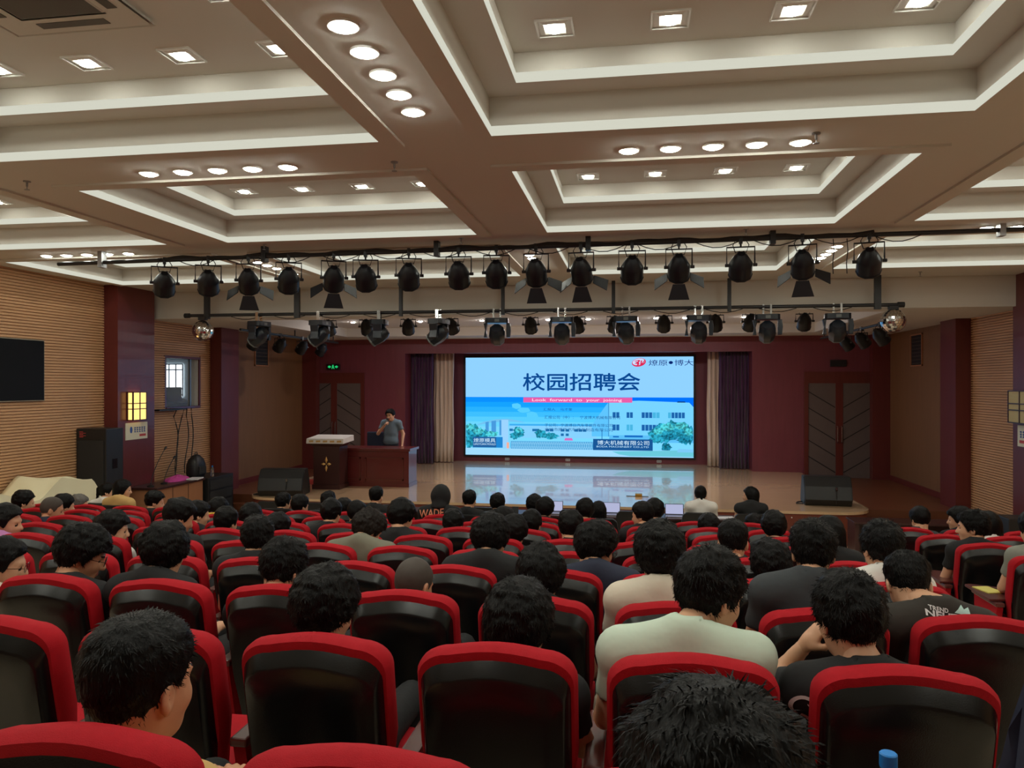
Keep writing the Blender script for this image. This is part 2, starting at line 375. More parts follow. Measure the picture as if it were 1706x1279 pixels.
for ci, cx in enumerate(CX):
    for ri, ry in enumerate(ROWS):
        yc = (ry[0] + ry[1]) / 2
        for dx in (-1.07, -.36, .36, 1.07):
            for dy in (-.8, 0, .76):
                if dy == 0 and abs(dx) < .5: continue
                if ri == 0 and dy != 0: continue
                put(SL, SL_used, (cx + dx, yc + dy, ZB + .47), 'square downlight in the %s coffer %s' % (('rear', 'nearest', 'middle', 'frontmost')[ri], ('by the left wall', 'left of the central beam', 'right of the central beam', 'by the right wall')[ci]), 'square lamps coffer %d %d' % (ci, ri))
ST = thing('stage_downlight', 'small round downlight in the tray ceiling above the stage', 'ceiling light', (0, 0, 0), group='stage tray downlights')
MB().lathe([(.05, 0), (.05, -.01), (.07, -.01), (.07, 0)], 16, cap=False).build('trim_ring', 'white', ST, True); MB().lathe([(.05, -.004), (.03, -.02), (.001, -.022)], 12, cap=False).build('lamp_disc', 'lamp_stage', ST)
k = 0
for px in (588, 700, 803, 913, 980, 1093, 1141, 1240):
    for x, y in ((px_x(px, 17.4), 17.4),):
        if k == 0: ST.location = (x, y, ZSOF + .22)
        else: dup(ST, (x, y, ZSOF + .22))
        k += 1
# ceiling cassette air conditioner
t = thing('cassette_air_conditioner', 'square ceiling cassette air conditioner with dark grille in the coffer left of the central beam', 'air conditioner', (-3.4, 3.82, ZB + .47))
mb = MB(); rect_ring(mb, 0, 0, 0, 0, -.03, .29, .46); rect_ring(mb, 0, 0, 0, 0, -.03, .46, .48, z2=0); rect_ring(mb, 0, 0, 0, 0, -.03, .29, .27, z2=-.02); mb.build('panel', 'ceil', t)
mb = MB(); mb.box((-.27, -.27, -.03), (.27, .27, -.02)); mb.build('grille', 'ac_dark', t)
for k in range(4):
    MB().box((-.23, .335, -.034), (.23, .40, -.03)).build('air_slot', 'ac_dark', t, rot=(0, 0, k * math.pi / 2))
# sprinklers
sp = thing('sprinkler_head', 'small dark sprinkler head on the ceiling beam', 'sprinkler', group='ceiling sprinklers')
MB().lathe([(.03, 0), (.03, -.008), (.009, -.01), (.009, -.045), (.004, -.05), (.004, -.07), (.022, -.072), (.022, -.076)], 10).build('body', 'greymetal', sp, True)
for i, (px, Y) in enumerate(((657, 5.85), (1360, 5.65), (45, 5.9), (440, 9.0), (1243, 9.0), (768, 9.0), (1065, 12.9), (1533, 12.9))):
    loc = (px_x(px, Y), Y, ZB)
    if i == 0: sp.location = loc
    else: dup(sp, loc)

# ---------------------------------------------------------------- window to the control room
win = MB(); fy = .05
win.box((XL - .14, wy0 - fy, wz0 - fy), (XL + .03, wy0, wz1 + fy)); win.box((XL - .14, wy1, wz0 - fy), (XL + .03, wy1 + fy, wz1 + fy)); win.box((XL - .14, wy0, wz0 - fy), (XL + .04, wy1, wz0)); win.box((XL - .14, wy0, wz1), (XL + .03, wy1, wz1 + fy))
wo = struct(win.build('window_1', 'frame_red'), 'control room window with red wooden frame in the slatted wall', 'window')
MB().box((XL - .08, wy0, wz0), (XL - .075, wy1, wz1)).build('pane', 'glass', wo)
MB().box((XL - .15, wy1 - .015, wz0), (XL + .0, wy1 - .001, wz1)).build('reveal_lining', 'white', wo)
MB().box((XL - .1, wy1 - .22, wz0), (XL - .05, wy1 - .19, wz1)).build('mullion', 'greymetal', wo)
ym = (wy0 + wy1) / 2
mb = MB(); mb.box((XL - 2.6, wy0 - 1.5, wz0 - 1), (XL - 2.5, wy1 + 2.5, wz1 + .6)); mb.box((XL - 2.6, wy1 + 2.4, wz0 - 1), (XL - .15, wy1 + 2.5, wz1 + .6)); mb.box((XL - 2.6, wy0 - 1.6, wz0 - 1), (XL - .15, wy0 - 1.5, wz1 + .6))
mb.box((XL - 2.6, wy0 - 1.5, wz1 + .55), (XL - .15, wy1 + 2.5, wz1 + .65)); mb.box((XL - 2.6, wy0 - 1.5, wz0 - 1.05), (XL - .15, wy1 + 2.5, wz0 - .95))
struct(mb.build('wall_control_room', 'room_white'), 'pale wall of the control room behind the window', 'wall')
emat('daylight', (.85, .93, 1.0), 2.5)
YE = wy1 + 2.4; wxa, wxb = px_x(272, YE), px_x(306, YE)
w2 = struct(MB().box((wxa, YE - .03, wz0 + .15), (wxb, YE - .005, ZC + .5)).build('window_2', 'daylight'), 'barred daylight window inside the control room', 'window')
mb = MB()
for k in range(4): x = wxa + (wxb - wxa) * k / 3; mb.box((x - .014, YE - .05, wz0 + .15), (x + .014, YE - .03, ZC + .5))
for z in (wz0 + .2, ZC - .12, ZC + .36, ZC + .5): mb.box((wxa, YE - .05, z - .014), (wxb, YE - .03, z + .014))
mb.build('window_bars', 'greymetal', w2)
t = thing('computer_monitor', 'black computer monitor standing behind the control room window', 'monitor', (XL - .5, 15.2, wz0 - .02))
MB().box((-.02, -.27, .1), (.02, .27, .42), 0).build('screen_housing', 'black', t, bevel=.008); MB().box((-.03, -.03, .0), (.01, .03, .16)).build('stand', 'black', t); MB().box((-.1, -.13, 0), (.1, .13, .02)).build('foot', 'black', t)
tag(MB().box((XL - 1.15, wy0 - .2, wz0 - .07), (XL - .35, wy1 + .3, wz0 - .02)).build('control_desk', 'deskwood'), 'control room desk top behind the window', 'desk')
o = thing('mixing_console', 'dark sloping mixing console on the control room desk', 'mixer', (XL - .75, wy1 + .35, wz0 - .02))
MB().prism([(-.25, 0), (.25, 0), (.25, .08), (-.25, .24)], -.26, .26, 0, Matrix.Rotation(R(90), 4, 'X')).build('console_body', 'black', o)
# window shelf and cables that hang down the wall
MB_ = MB(); MB_.box((XL + .03, wy0 - .55, wz0 - .06), (XL + .25, wy0 + .35, wz0 - .03))
tag(MB_.build('wall_shelf', 'black'), 'thin black shelf under the control room window', 'shelf')
for i, (ya, yb, sw) in enumerate(((.2, .55, .1), (.45, .35, -.05), (.55, .75, .08), (.7, .9, .05))):
    pts = [(XL + .2, wy0 + ya - .1, wz0 - .035), (XL + .06 + .03 * i, wy0 + ya, wz0 - .2)]
    for k in range(1, 9): f = k / 8; pts.append((XL + .06 + .03 * i + .2 * f, wy0 + ya + (yb - ya) * f - .5 * f + sw * math.sin(f * 5), wz0 - .2 - f * 1.15))
    tag(MB().tube(pts, .011, 6).build('audio_cable', 'rubber', None, True), ('thin black cable hanging below the control room window', 'thin black cable hanging below the control room window')[0], 'cable', 'cables below the window')

# ---------------------------------------------------------------- doors beside the stage
def double_door(n, pxs, label):
    xa, xb, xc, xd = [px_x(p, YP) for p in pxs]; z0, z1 = ZSIDE, ZC + .02
    r = struct(MB().box((xa - .1, YP - .05, z1), (xd + .1, YP, z1 + .3)).build('door_%d' % n, 'frame_red'), label, 'door')
    mb = MB()
    for x in (xa - .1, xd): mb.box((x, YP - .06, z0), (x + .1, YP, z1))
    mb.build('door_frame', 'frame_red', r)
    for x0, x1, sgn in ((xa, (xb + xc) / 2, 1), ((xb + xc) / 2, xd, -1)):
        lf = MB().box((x0 + .005, YP - .04, z0), (x1 - .005, YP - .005, z1)).build('door_leaf', 'door_panel', r)
        sx = x1 - .09 if sgn > 0 else x0
        MB().box((sx, YP - .05, z0), (sx + .09, YP - .04, z1)).build('stile', 'frame_red', lf)
        ww = x1 - x0 - .1; ox = x0 if sgn > 0 else x0 + .1
        for k in range(6):
            zc = z0 + .12 + k * .42
            a, b = (zc + ww * .62, zc) if sgn > 0 else (zc, zc + ww * .62)
            if n == 1: a, b = b, a
            if max(a, b) > z1: continue
            MB().add([(ox, YP - .043, a), (ox + ww, YP - .043, b), (ox + ww, YP - .043, b + .03), (ox, YP - .043, a + .03)], [(0, 1, 2, 3)]).build('diagonal_groove', 'door_line', lf)
        hx = x1 - .05 if sgn > 0 else x0 + .05
        MB().tube([(hx, YP - .05, z0 + .9), (hx, YP - .09, z0 + .93), (hx, YP - .09, z0 + 1.3), (hx, YP - .05, z0 + 1.33)], .014, 8).build('handle', 'chrome', lf, True)
    return r
double_door(1, (497, 552, 563, 602), 'dark double door with diagonal grooves behind the lectern')
double_door(2, (1346, 1393, 1402, 1452), 'dark double door with diagonal grooves beyond the right floor monitor')
emat('exit_green', (0.03, 0.9, 0.25), 0.6)
def exit_sign(px, py, Y, lit, label):
    t = thing('exit_sign', label, 'exit sign', (px_x(px, Y), YP, px_z(px, py, Y)))
    MB().box((-.2, -.06, -.085), (.2, 0, .085)).build('housing', 'black', t, bevel=.006)
    if lit:
        mb = MB()
        for s in (-1, 1): mb.add([(s * .06, -.062, -.02), (s * .1, -.062, -.02), (s * .1, -.062, -.045), (s * .16, -.062, 0), (s * .1, -.062, .045), (s * .1, -.062, .02), (s * .06, -.062, .02)], [tuple(range(7))])
        mb.add([(-.02, -.062, .03), (.02, -.062, .03), (.02, -.062, .055), (-.02, -.062, .055)], [(0, 1, 2, 3)])
        mb.add([(-.03, -.062, -.02), (.03, -.062, -.02), (.025, -.062, .025), (-.025, -.062, .025)], [(0, 1, 2, 3)])
        mb.add([(-.045, -.062, -.06), (-.02, -.062, -.06), (.0, -.062, -.02), (-.025, -.062, -.02)], [(0, 1, 2, 3)]); mb.add([(.05, -.062, -.055), (.03, -.062, -.06), (.0, -.062, -.02), (.025, -.062, -.02)], [(0, 1, 2, 3)])
        mb.build('pictogram', 'exit_green', t)
exit_sign(556, 611, YP, True, 'lit green exit sign above the door behind the lectern'); exit_sign(1396, 605, YP, False, 'unlit dark exit sign above the door beyond the right floor monitor')
# vents high on the side panels
for x, s, px, lab in ((XL + .03, 1, 435, 'dark framed air vent on the left side wall above the lectern'), (XR - .03, -1, 1528, 'dark framed air vent on the right side wall above the doors')):
    Y = x / px_x(px, 1); z1, z0 = px_z(px, 556, Y), px_z(px, 610, Y)
    t = thing('air_vent', lab, 'vent', (x, Y, z0)); h = z1 - z0
    mb = MB()
    for a, b, c, d in ((-.36, .36, 0, .03), (-.36, .36, h - .03, h), (-.36, -.33, 0, h), (.33, .36, 0, h)): mb.box((min(0, s * .03), a, c), (max(0, s * .03), b, d))
    mb.build('frame', 'deskwood', t); MB().box((min(0, s * .01), -.33, .03), (max(0, s * .01), .33, h - .03)).build('backing', 'black', t)
    for k in range(8):
        MB().box((min(0, s * .02), -.33, .06 + k * h / 9), (max(0, s * .02), .33, .075 + k * h / 9)).build('louvre', 'ac_dark', t)

# ---------------------------------------------------------------- screen
SCX0, SCX1, SCZ0, SCZ1 = px_x(777, YS), px_x(1155, YS), ZC - 2.11, ZC + .785
SW, SH = SCX1 - SCX0, SCZ1 - SCZ0; sy = YS - .1
scr = thing('led_screen', 'large lit LED wall screen showing a blue recruitment slide', 'screen', ((SCX0 + SCX1) / 2, YS, ZST))
def SPT(u, v): return ((u - 30) / 1655 * SW + SCX0 - scr.location.x, SCZ1 - (v - 32) / 712 * SH - scr.location.z)
MB().box((SCX0 - .06 - scr.location.x, -.09, SCZ0 - .05 - scr.location.z), (SCX1 + .06 - scr.location.x, -.001, SCZ1 + .06 - scr.location.z)).build('bezel', 'black', scr)
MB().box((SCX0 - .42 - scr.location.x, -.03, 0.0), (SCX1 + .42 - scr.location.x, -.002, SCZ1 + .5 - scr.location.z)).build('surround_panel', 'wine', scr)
SE = {}
LAY = [0]
def smat(c):
    if c not in SE: SE[c] = emat('screen_%d' % len(SE), srgb(*c), SCREEN_E).name
    return SE[c]
def leafy(name, c1, c2):
    m = emat(name, srgb(*c1), SCREEN_E); nt = m.node_tree; e = [n for n in nt.nodes if n.type == 'EMISSION'][0]
    tc = nt.nodes.new('ShaderNodeTexCoord'); n = nt.nodes.new('ShaderNodeTexNoise'); n.inputs['Scale'].default_value = 16; n.inputs['Detail'].default_value = 4; cr = nt.nodes.new('ShaderNodeValToRGB')
    cr.color_ramp.elements[0].position = .38; cr.color_ramp.elements[0].color = (*srgb(*c1), 1); cr.color_ramp.elements[1].position = .62; cr.color_ramp.elements[1].color = (*srgb(*c2), 1)
    nt.links.new(tc.outputs['Object'], n.inputs['Vector']); nt.links.new(n.outputs['Fac'], cr.inputs['Fac']); nt.links.new(cr.outputs[0], e.inputs[0]); return m.name
def spoly(name, pts, c, parent=None):
    LAY[0] += 1; d = -.0925 - LAY[0] * .00025
    return MB().add([(SPT(*p)[0], d, SPT(*p)[1]) for p in pts], [tuple(range(len(pts)))]).build(name, [bpy.data.materials[smat(c)]], parent or scr)
def srect(name, a, b, c, d, col, parent=None): return spoly(name, [(a, d), (c, d), (c, b), (a, b)], col, parent)
def multi(name, polys, c, parent=None):
    LAY[0] += 1; d = -.0925 - LAY[0] * .00025; mb = MB()
    for pts in polys: mb.add([(SPT(*p)[0], d, SPT(*p)[1]) for p in pts], [tuple(range(len(pts)))])
    return mb.build(name, [bpy.data.materials[smat(c)]], parent or scr)
def blob(cx, cy, rx, ry, n=14, j=.18): return [(cx + rx * (1 + random.uniform(-j, j)) * math.cos(2 * math.pi * i / n), cy + ry * (1 + random.uniform(-j, j)) * math.sin(2 * math.pi * i / n)) for i in range(n)]
def stext(name, body, a, b, c, d, col, bold=0.0, parent=None):
    LAY[0] += 1; dep = -.0925 - LAY[0] * .00025
    (x0, z1), (x1, z0) = SPT(a, b), SPT(c, d)
    m = Matrix.Translation(((x0 + x1) / 2, dep, (z0 + z1) / 2)) @ Matrix.Rotation(R(90), 4, 'X')
    smat(col); M['_s'] = bpy.data.materials[SE[col]]
    return text_mesh(name, body, x1 - x0, z1 - z0, '_s', parent or scr, m, bold)
srect('slide_header', 30, 32, 1685, 322, (140, 204, 255))
# photograph on the slide: sky as a graded set of bands
sky = [(10, 140, 250), (20, 158, 255), (38, 172, 255), (60, 186, 255), (84, 200, 255), (104, 208, 255)]
pic = srect('slide_photo', 30, 320, 1685, 744, (120, 212, 255))
for i, c in enumerate(sky): srect('sky_band', 30, 320 + i * 36, 1685, 356 + i * 36, c, pic)
spoly('sky_corner', [(1250, 322), (1685, 322), (1685, 392), (1640, 356), (1300, 342), (1250, 356)], (0, 110, 245), pic)
multi('cloud', [blob(412, 385, 36, 22), blob(470, 415, 48, 20), blob(530, 450, 46, 24)], (84, 200, 255), pic)
srect('far_building', 360, 528, 1000, 615, (130, 204, 250), pic)
srect('far_roof_line', 360, 515, 1000, 528, (60, 170, 235), pic)
multi('far_window', [[(x, 568), (x + 26, 568), (x + 26, 550), (x, 550)] for x in (360, 530, 556, 630, 660, 740, 776, 840, 870, 900)] + [[(x, 600), (x + 22, 600), (x + 22, 582), (x, 582)] for x in (740, 776)], (30, 110, 170), pic)
spoly('gate_roof', [(100, 530), (170, 500), (260, 482), (345, 478), (430, 492), (480, 506), (345, 498), (240, 506)], (110, 190, 235), pic)
multi('gate_pier', [[(180, 600), (205, 600), (205, 500), (180, 505)], [(225, 600), (260, 600), (260, 492), (225, 496)], [(285, 600), (340, 600), (340, 488), (285, 490)]], (70, 150, 215), pic)
multi('gate_wall', [[(300, 690), (352, 690), (352, 486), (300, 486)]], (150, 205, 250), pic)
spoly('white_building', [(965, 600), (965, 520), (1090, 350), (1300, 344), (1655, 356), (1685, 388), (1685, 600)], (116, 206, 252), pic)
spoly('building_side', [(965, 600), (965, 520), (1062, 385), (1090, 350), (1090, 600)], (92, 192, 248), pic)
wn = []
for y0, y1 in ((412, 466), (500, 556)):
    for x0, n, ww_ in ((1115, 2, 26), (1215, 2, 24), (1322, 5, 26), (1508, 5, 24)):
        for k in range(n): wn.append([(x0 + k * ww_, y1), (x0 + (k + 1) * ww_ - 4, y1), (x0 + (k + 1) * ww_ - 4, y0 + 14), (x0 + k * ww_, y0 + 14)])
multi('building_window', wn[:7] + wn[10:16] + wn[18:23], (28, 96, 166), pic)
multi('building_window_pale', wn[7:10] + wn[16:18] + wn[23:], (70, 176, 220), pic)
multi('roof_detail', [[(1570, 356), (1630, 356), (1625, 348), (1575, 348)]], (16, 60, 120), pic)
srect('lower_storey', 1090, 590, 1685, 640, (90, 186, 240), pic)
multi('awning', [[(1200, 604), (1330, 604), (1330, 590), (1200, 590)], [(1118, 606), (1160, 606), (1160, 596), (1118, 596)]], (20, 104, 190), pic)
multi('flag_pole', [[(1084, 600), (1089, 600), (1089, 346), (1084, 346)], [(1036, 620), (1042, 620), (1042, 552), (1036, 552)]], (50, 130, 190), pic)
for c, lst in (((34, 150, 180), [(80, 570, 60, 55), (140, 600, 70, 42), (60, 640, 40, 60), (430, 576, 45, 36), (400, 600, 40, 26), (590, 585, 40, 32), (660, 600, 60, 22), (1470, 570, 90, 62), (1560, 540, 90, 56), (1640, 580, 60, 70), (1420, 620, 50, 24)]),
               ((70, 190, 200), [(60, 540, 34, 26), (130, 570, 40, 24), (1500, 530, 50, 28), (1600, 520, 48, 26), (1440, 560, 34, 22), (430, 560, 26, 16), (230, 590, 50, 20), (1650, 560, 30, 26)]),
               ((20, 120, 150), [(100, 620, 50, 24), (1520, 600, 60, 22), (1620, 620, 50, 22), (1495, 672, 36, 30)])):
    SE[c] = leafy('leaf_%d_%d_%d' % c, tuple(int(v * .7) for v in c), tuple(min(255, int(v * 1.12 + 8)) for v in c))
    for b in lst: multi('tree', [[(min(1682, max(33, x)), y) for x, y in blob(b[0], b[1], b[2], b[3], 30, .24)]], c, pic)
multi('red_car', [[(765, 632), (830, 632), (822, 614), (772, 614)]], (206, 110, 190), pic)
srect('road', 30, 694, 1685, 744, (156, 214, 255), pic)
spoly('lawn', [(1110, 706), (1685, 690), (1685, 738), (1240, 738), (1160, 726)], (104, 196, 214), pic)
spoly('planter', [(1570, 706), (1684, 706), (1684, 684), (1580, 682)], (120, 196, 240), pic)
srect('fence_back', 370, 640, 975, 696, (60, 150, 205), pic)
fe = []
for k in range(46):
    x = 372 + k * 13
    fe.append([(x, 696), (x + 3, 696), (x + 16, 642), (x + 13, 642)]); fe.append([(x + 13, 696), (x + 16, 696), (x + 3, 642), (x, 642)])
multi('fence_lattice', fe, (150, 214, 250), pic)
sg = srect('company_sign', 975, 618, 1400, 698, (24, 84, 146), pic); srect('company_sign_side', 260, 612, 310, 690, (30, 130, 205), pic); s2 = srect('company_sign', 85, 612, 262, 690, (34, 96, 156), pic)
srect('orange_post', 340, 650, 358, 694, (236, 170, 150), pic)
stext('sign_lettering', '博大机械有限公司', 1005, 628, 1375, 660, (205, 236, 255), 0, pic); stext('sign_lettering', 'BODA MACHINERY CO.,LTD', 1000, 666, 1372, 680, (180, 226, 255), 0, pic)
stext('sign_lettering', '燎原模具', 92, 622, 256, 652, (205, 236, 255), 0, pic); stext('sign_lettering', 'LIAOYUAN MOULD', 92, 658, 258, 672, (205, 236, 255), 0, pic)
[stext('slide_title', '校园招聘会', 462 + dx, 148 + dy, 1310 + dx, 272 + dy, (8, 70, 140)) for dx, dy in ((-2.2, 0), (2.2, 0), (0, -2.2), (0, 2.2))]
bar = srect('pink_bar', 465, 322, 1255, 358, (226, 92, 164)); stext('bar_lettering', 'Look  forward  to  your  joining', 530, 330, 1182, 356, (255, 226, 240), .004)
stext('slide_line', '汇报人    马才奎', 612, 398, 824, 418, (24, 78, 140), 0); stext('slide_line', '汇报公司（中）：   宁波博大机械有限公司', 620, 453, 1168, 477, (24, 78, 140), 0)
stext('slide_line', '子公司：宁波博日汽车零部件有限公司', 622, 510, 1115, 533, (24, 78, 140), 0); stext('slide_line', '余姚市燎原汽车模具制造有限公司', 622, 541, 1115, 565, (24, 78, 140), 0)
stext('logo_lettering', '燎原', 1372, 54, 1504, 96, (14, 40, 110)); stext('logo_lettering', '博大', 1552, 54, 1684, 96, (14, 40, 110)); multi('logo_dot', [[(1527 + 15 * math.cos(t * .4), 74 + 11 * math.sin(t * .4)) for t in range(16)]], (8, 36, 106))
lg = multi('company_logo', [[(1302 + 50 * math.cos(a) , 72 + 30 * math.sin(a) - 6 * math.cos(a)) for a in [2 * math.pi * i / 28 for i in range(28)]]], (214, 40, 84))
multi('logo_inner', [[(1300 + 43 * math.cos(a), 68 + 23 * math.sin(a) - 6 * math.cos(a)) for a in [2 * math.pi * i / 28 for i in range(28)]]], (196, 218, 255), lg)
multi('logo_mark', [[(1272, 60), (1305, 54), (1312, 60), (1302, 72), (1306, 84), (1294, 96), (1284, 96), (1292, 84), (1272, 82), (1276, 78), (1290, 76), (1276, 73), (1278, 69), (1296, 66), (1296, 61), (1272, 65)],
                    [(1310, 94), (1316, 58), (1326, 58), (1322, 80), (1340, 56), (1348, 54), (1322, 94)]], (214, 34, 80), lg)
for px in (845, 946, 1098):
    x = px_x(px, YS - .03); t = thing('socket_plate', 'small white socket plate on the wall below the LED screen', 'socket', (x, YS - .03, ZST + .07), group='socket plates below the screen')
    MB().box((-.065, -.012, -.035), (.065, 0, .035)).build('plate', 'plastic_white', t, bevel=.004); MB().box((-.05, -.015, -.02), (-.01, -.012, .02)).build('outlet', 'greymetal', t); MB().box((.01, -.015, -.02), (.05, -.012, .02)).build('outlet', 'greymetal', t)

# ---------------------------------------------------------------- stage curtains
def curtain(name, x0, x1, y, z0, z1, mt, label, pitch=.1, amp=.05):
    mb = MB(); n = int((x1 - x0) / pitch * 8); rows = 7; rings = []
    for i in range(rows + 1):
        z = z1 + (z0 - z1) * i / rows
        rings.append([(x0 + (x1 - x0) * j / n + .012 * math.sin(i * 1.3 + j), y + amp * (.6 + .4 * i / rows) * math.sin(2 * math.pi * j / 8 + .4 * math.sin(j * .21 + i * .25)), z) for j in range(n + 1)])
    mb.loft(rings, 0, False, False, closed=False)
    o = mb.build(name, mt, None, True)
    sol = o.modifiers.new('thickness', 'SOLIDIFY'); sol.thickness = .006
    return tag(o, label, 'curtain')
cz1 = OZ1 + .12
curtain('stage_curtain', OX0 + .02, px_x(722, 21.3), 21.3, ZST + .02, cz1, 'curtain_purple', 'dark purple stage curtain hanging behind the speaker', .09)
curtain('stage_curtain', px_x(1197, 21.3), OX1 - .02, 21.3, ZST + .02, cz1, 'curtain_purple', 'dark purple stage curtain right of the LED screen', .09)
curtain('stage_curtain', px_x(723, 21.8), px_x(756, 21.8), 21.8, ZST + .02, cz1, 'curtain_cream', 'narrow cream stage curtain left of the LED screen', .12)
curtain('stage_curtain', px_x(1178, 21.8), px_x(1199, 21.8), 21.8, ZST + .02, cz1, 'curtain_cream', 'narrow cream stage curtain right of the LED screen', .11)
# ---------------------------------------------------------------- lighting pipes and lamps
YU, ZU = 9.2, ZC + 1.68
YL_, ZL_ = 13.2, ZC + 1.285
def wobble(x): return .012 * math.sin(x * 5.1) + .009 * math.sin(x * 11.7 + 1)
t = thing('lighting_pipe', 'long black lighting pipe under the ceiling wrapped with cables', 'lighting bar', (0, YU, ZU))
MB().tube([(px_x(97, YU), 0, -.06), (5.9, 0, .04)], .026, 10).build('pipe', 'blackmetal', t, True)
def slope_u(x): return -.06 + (x - px_x(97, YU)) / (5.9 - px_x(97, YU)) * .1
xs0 = [px_x(265, YU) + .12 * k for k in range(int((px_x(1490, YU) - px_x(265, YU)) / .12))]
MB().tube([(x, -.015, slope_u(x) + .012 + wobble(x)) for x in xs0], .024, 6).build('cable_bundle', 'rubber', t, True)
for a in range(14):
    x = px_x(300, YU) + a * .66; MB().tube([(x + .1 * k, -.02, slope_u(x) - .02 - .07 * math.sin(math.pi * k / 5)) for k in range(6)], .006, 5).build('loose_cable', 'rubber', t, True)
for px in (170, 441, 728, 980, 1287, 1668):
    x = px_x(px, YU); MB().box((x - .03, -.05, slope_u(x) - .07), (x + .03, .05, .092)).build('ceiling_bracket', 'greymetal' if px in (170, 1668) else 'blackmetal', t)
t2 = thing('lighting_pipe', 'lower black lighting pipe hung on tubes before the stage bulkhead', 'lighting bar', (0, YL_, ZL_))
x0, x1 = px_x(312, YL_), px_x(1501, YL_)
MB().tube([(x0, 0, 0), (x1, 0, 0)], .03, 10).build('pipe', 'blackmetal', t2, True)
for x in (x0, x1): MB().lathe([(.045, -.05), (.045, .05)], 10, Matrix.Translation((x, 0, 0)) @ Matrix.Rotation(R(90), 4, 'Y')).build('end_cap', 'rubber', t2, True)
for px in (345, 495, 668, 838, 1022, 1215, 1462):
    x = px_x(px, YL_); ww = .05 if px in (345, 495, 1462) else .03
    MB().box((x - ww, .0 - .03, -.07), (x + ww, .03, ZB - ZL_)).build('hanger', 'blackmetal', t2)
for a in range(13):
    x = x0 + .9 + a * .86; MB().tube([(x + .12 * k, -.02, -.03 - .06 * math.sin(math.pi * k / 5)) for k in range(6)], .007, 5).build('loose_cable', 'rubber', t2, True)
t3 = thing('lighting_pipe', 'black lighting pipe inside the stage tray behind the lower pipe', 'lighting bar', (0, 14.5, ZC + 1.36))
MB().tube([(-7.2, 0, 0), (4.15, 0, 0)], .025, 8).build('pipe', 'blackmetal', t3, True)
for x in (-7, -4, -1, 2, 4.1): MB().tube([(x, 0, 0), (x, 0, .125)], .012, 6).build('hanger', 'blackmetal', t3)

def par_can(barn, R0=.115, label='', group='', drop=.30):
    # hangs from (0,0,0) at the pipe; can axis points along local -Z after tilting, tilt axis X
    t = thing('par_spotlight', label, 'stage light', group=group); 
    mb = MB(); mb.box((-.02, -.035, -.05), (.02, .035, .035)); mb.tube([(0, 0, -.05), (0, 0, -.09)], .012, 6); mb.build('clamp', 'blackmetal', t)
    w_ = R0 + .022
    MB().tube([(-w_, 0, -drop), (-w_, 0, -.09), (w_, 0, -.09), (w_, 0, -drop)], .011, 6).build('yoke', 'blackmetal', t, True)
    for s in (-1, 1): MB().lathe([(.02, 0), (.02, .045), (.012, .05)], 8, Matrix.Translation((s * w_ - .02, 0, -drop)) @ Matrix.Rotation(R(90), 4, 'Y')).build('tilt_knob', 'blackmetal', t, True)
    A = Matrix.Translation((0, 0, -drop)) @ Matrix.Rotation(R(47), 4, 'X')
    body = MB().lathe([(.001, .165), (.045, .165), (.06, .145), (.08, .125), (R0 * .98, .03), (R0, .01), (R0, -.13), (R0 * 1.04, -.13), (R0 * 1.04, -.15), (R0 * .9, -.15)], 10, A, cap=True).build('lamp_housing', 'lamp_can', t, True)
    MB().lathe([(R0 * .9, -.145), (.001, -.14)], 14, A, cap=False).build('front_lens', 'lens', t)
    cb = MB()
    for s in (-1, 1): cb.tube([A @ Vector((s * .02, 0, .2)), (s * .06, -.02, -.16), (s * .09, -.03, -.07), (s * .05, -.01, .0)], .006, 5)
    cb.build('power_cable', 'rubber', t, True)
    if barn:
        for k, (op, ww_) in enumerate(((28, .2), (52, .16), (28, .2), (58, .16))):
            q = A @ Matrix.Translation((0, 0, -.15)) @ Matrix.Rotation(k * math.pi / 2, 4, 'Z') @ Matrix.Translation((0, R0 * 1.02, 0)) @ Matrix.Rotation(R(op), 4, 'X')
            b = MB(); h0, h1, L = .07, ww_ * .62, .19
            b.add([q @ Vector(v) for v in ((-h0, .0, 0), (h0, .0, 0), (h1, .0, -L), (-h1, .0, -L), (-h0, .006, 0), (h0, .006, 0), (h1, .006, -L), (-h1, .006, -L))], [(0, 1, 2, 3), (7, 6, 5, 4), (0, 4, 5, 1), (1, 5, 6, 2), (2, 6, 7, 3), (3, 7, 4, 0)])
            b.build('barn_door', 'barn', t)
    return t
P0 = par_can(False, .135, 'black par can spotlight without barn doors on the upper lighting pipe', 'upper par cans')
P1 = par_can(True, .13, 'black par can spotlight with open barn doors on the upper lighting pipe', 'upper par cans with barn doors')
u0, u1 = [True], [True]
for px, barn, rz in ((274, 0, 35), (347, 0, 28), (414, 1, 22), (481, 0, 26), (556, 1, 24), (609, 0, 12), (681, 0, 16), (764, 0, 6), (827, 0, 8), (893, 1, 0), (968, 1, -6), (1053, 0, 2), (1131, 1, -2), (1234, 0, -4), (1337, 1, -14), (1448, 0, -12)):
    x = px_x(px, YU); p, fl = (P1, u1) if barn else (P0, u0); loc = (x, YU, ZU + slope_u(x))
    if fl[0]: p.location = loc; p.rotation_euler = (0, 0, R(rz + 170 - 170)); fl[0] = False
    else: dup(p, loc, (0, 0, R(rz)))
P2 = par_can(False, .125, 'small black par can spotlight between the moving heads before the stage', 'lower par cans', .22); u2 = [True]
for px, rz in ((548, 10), (611, 12), (680, 14), (752, -14), (884, 0), (962, -8), (1024, 8), (1106, 0), (1192, -8), (1250, 8), (1340, -6)):
    loc = (px_x(px, 14.5), 14.5, ZC + 1.36)
    if u2[0]: P2.location = loc; P2.rotation_euler = (0, 0, R(rz)); u2[0] = False
    else: dup(P2, loc, (0, 0, R(rz)))
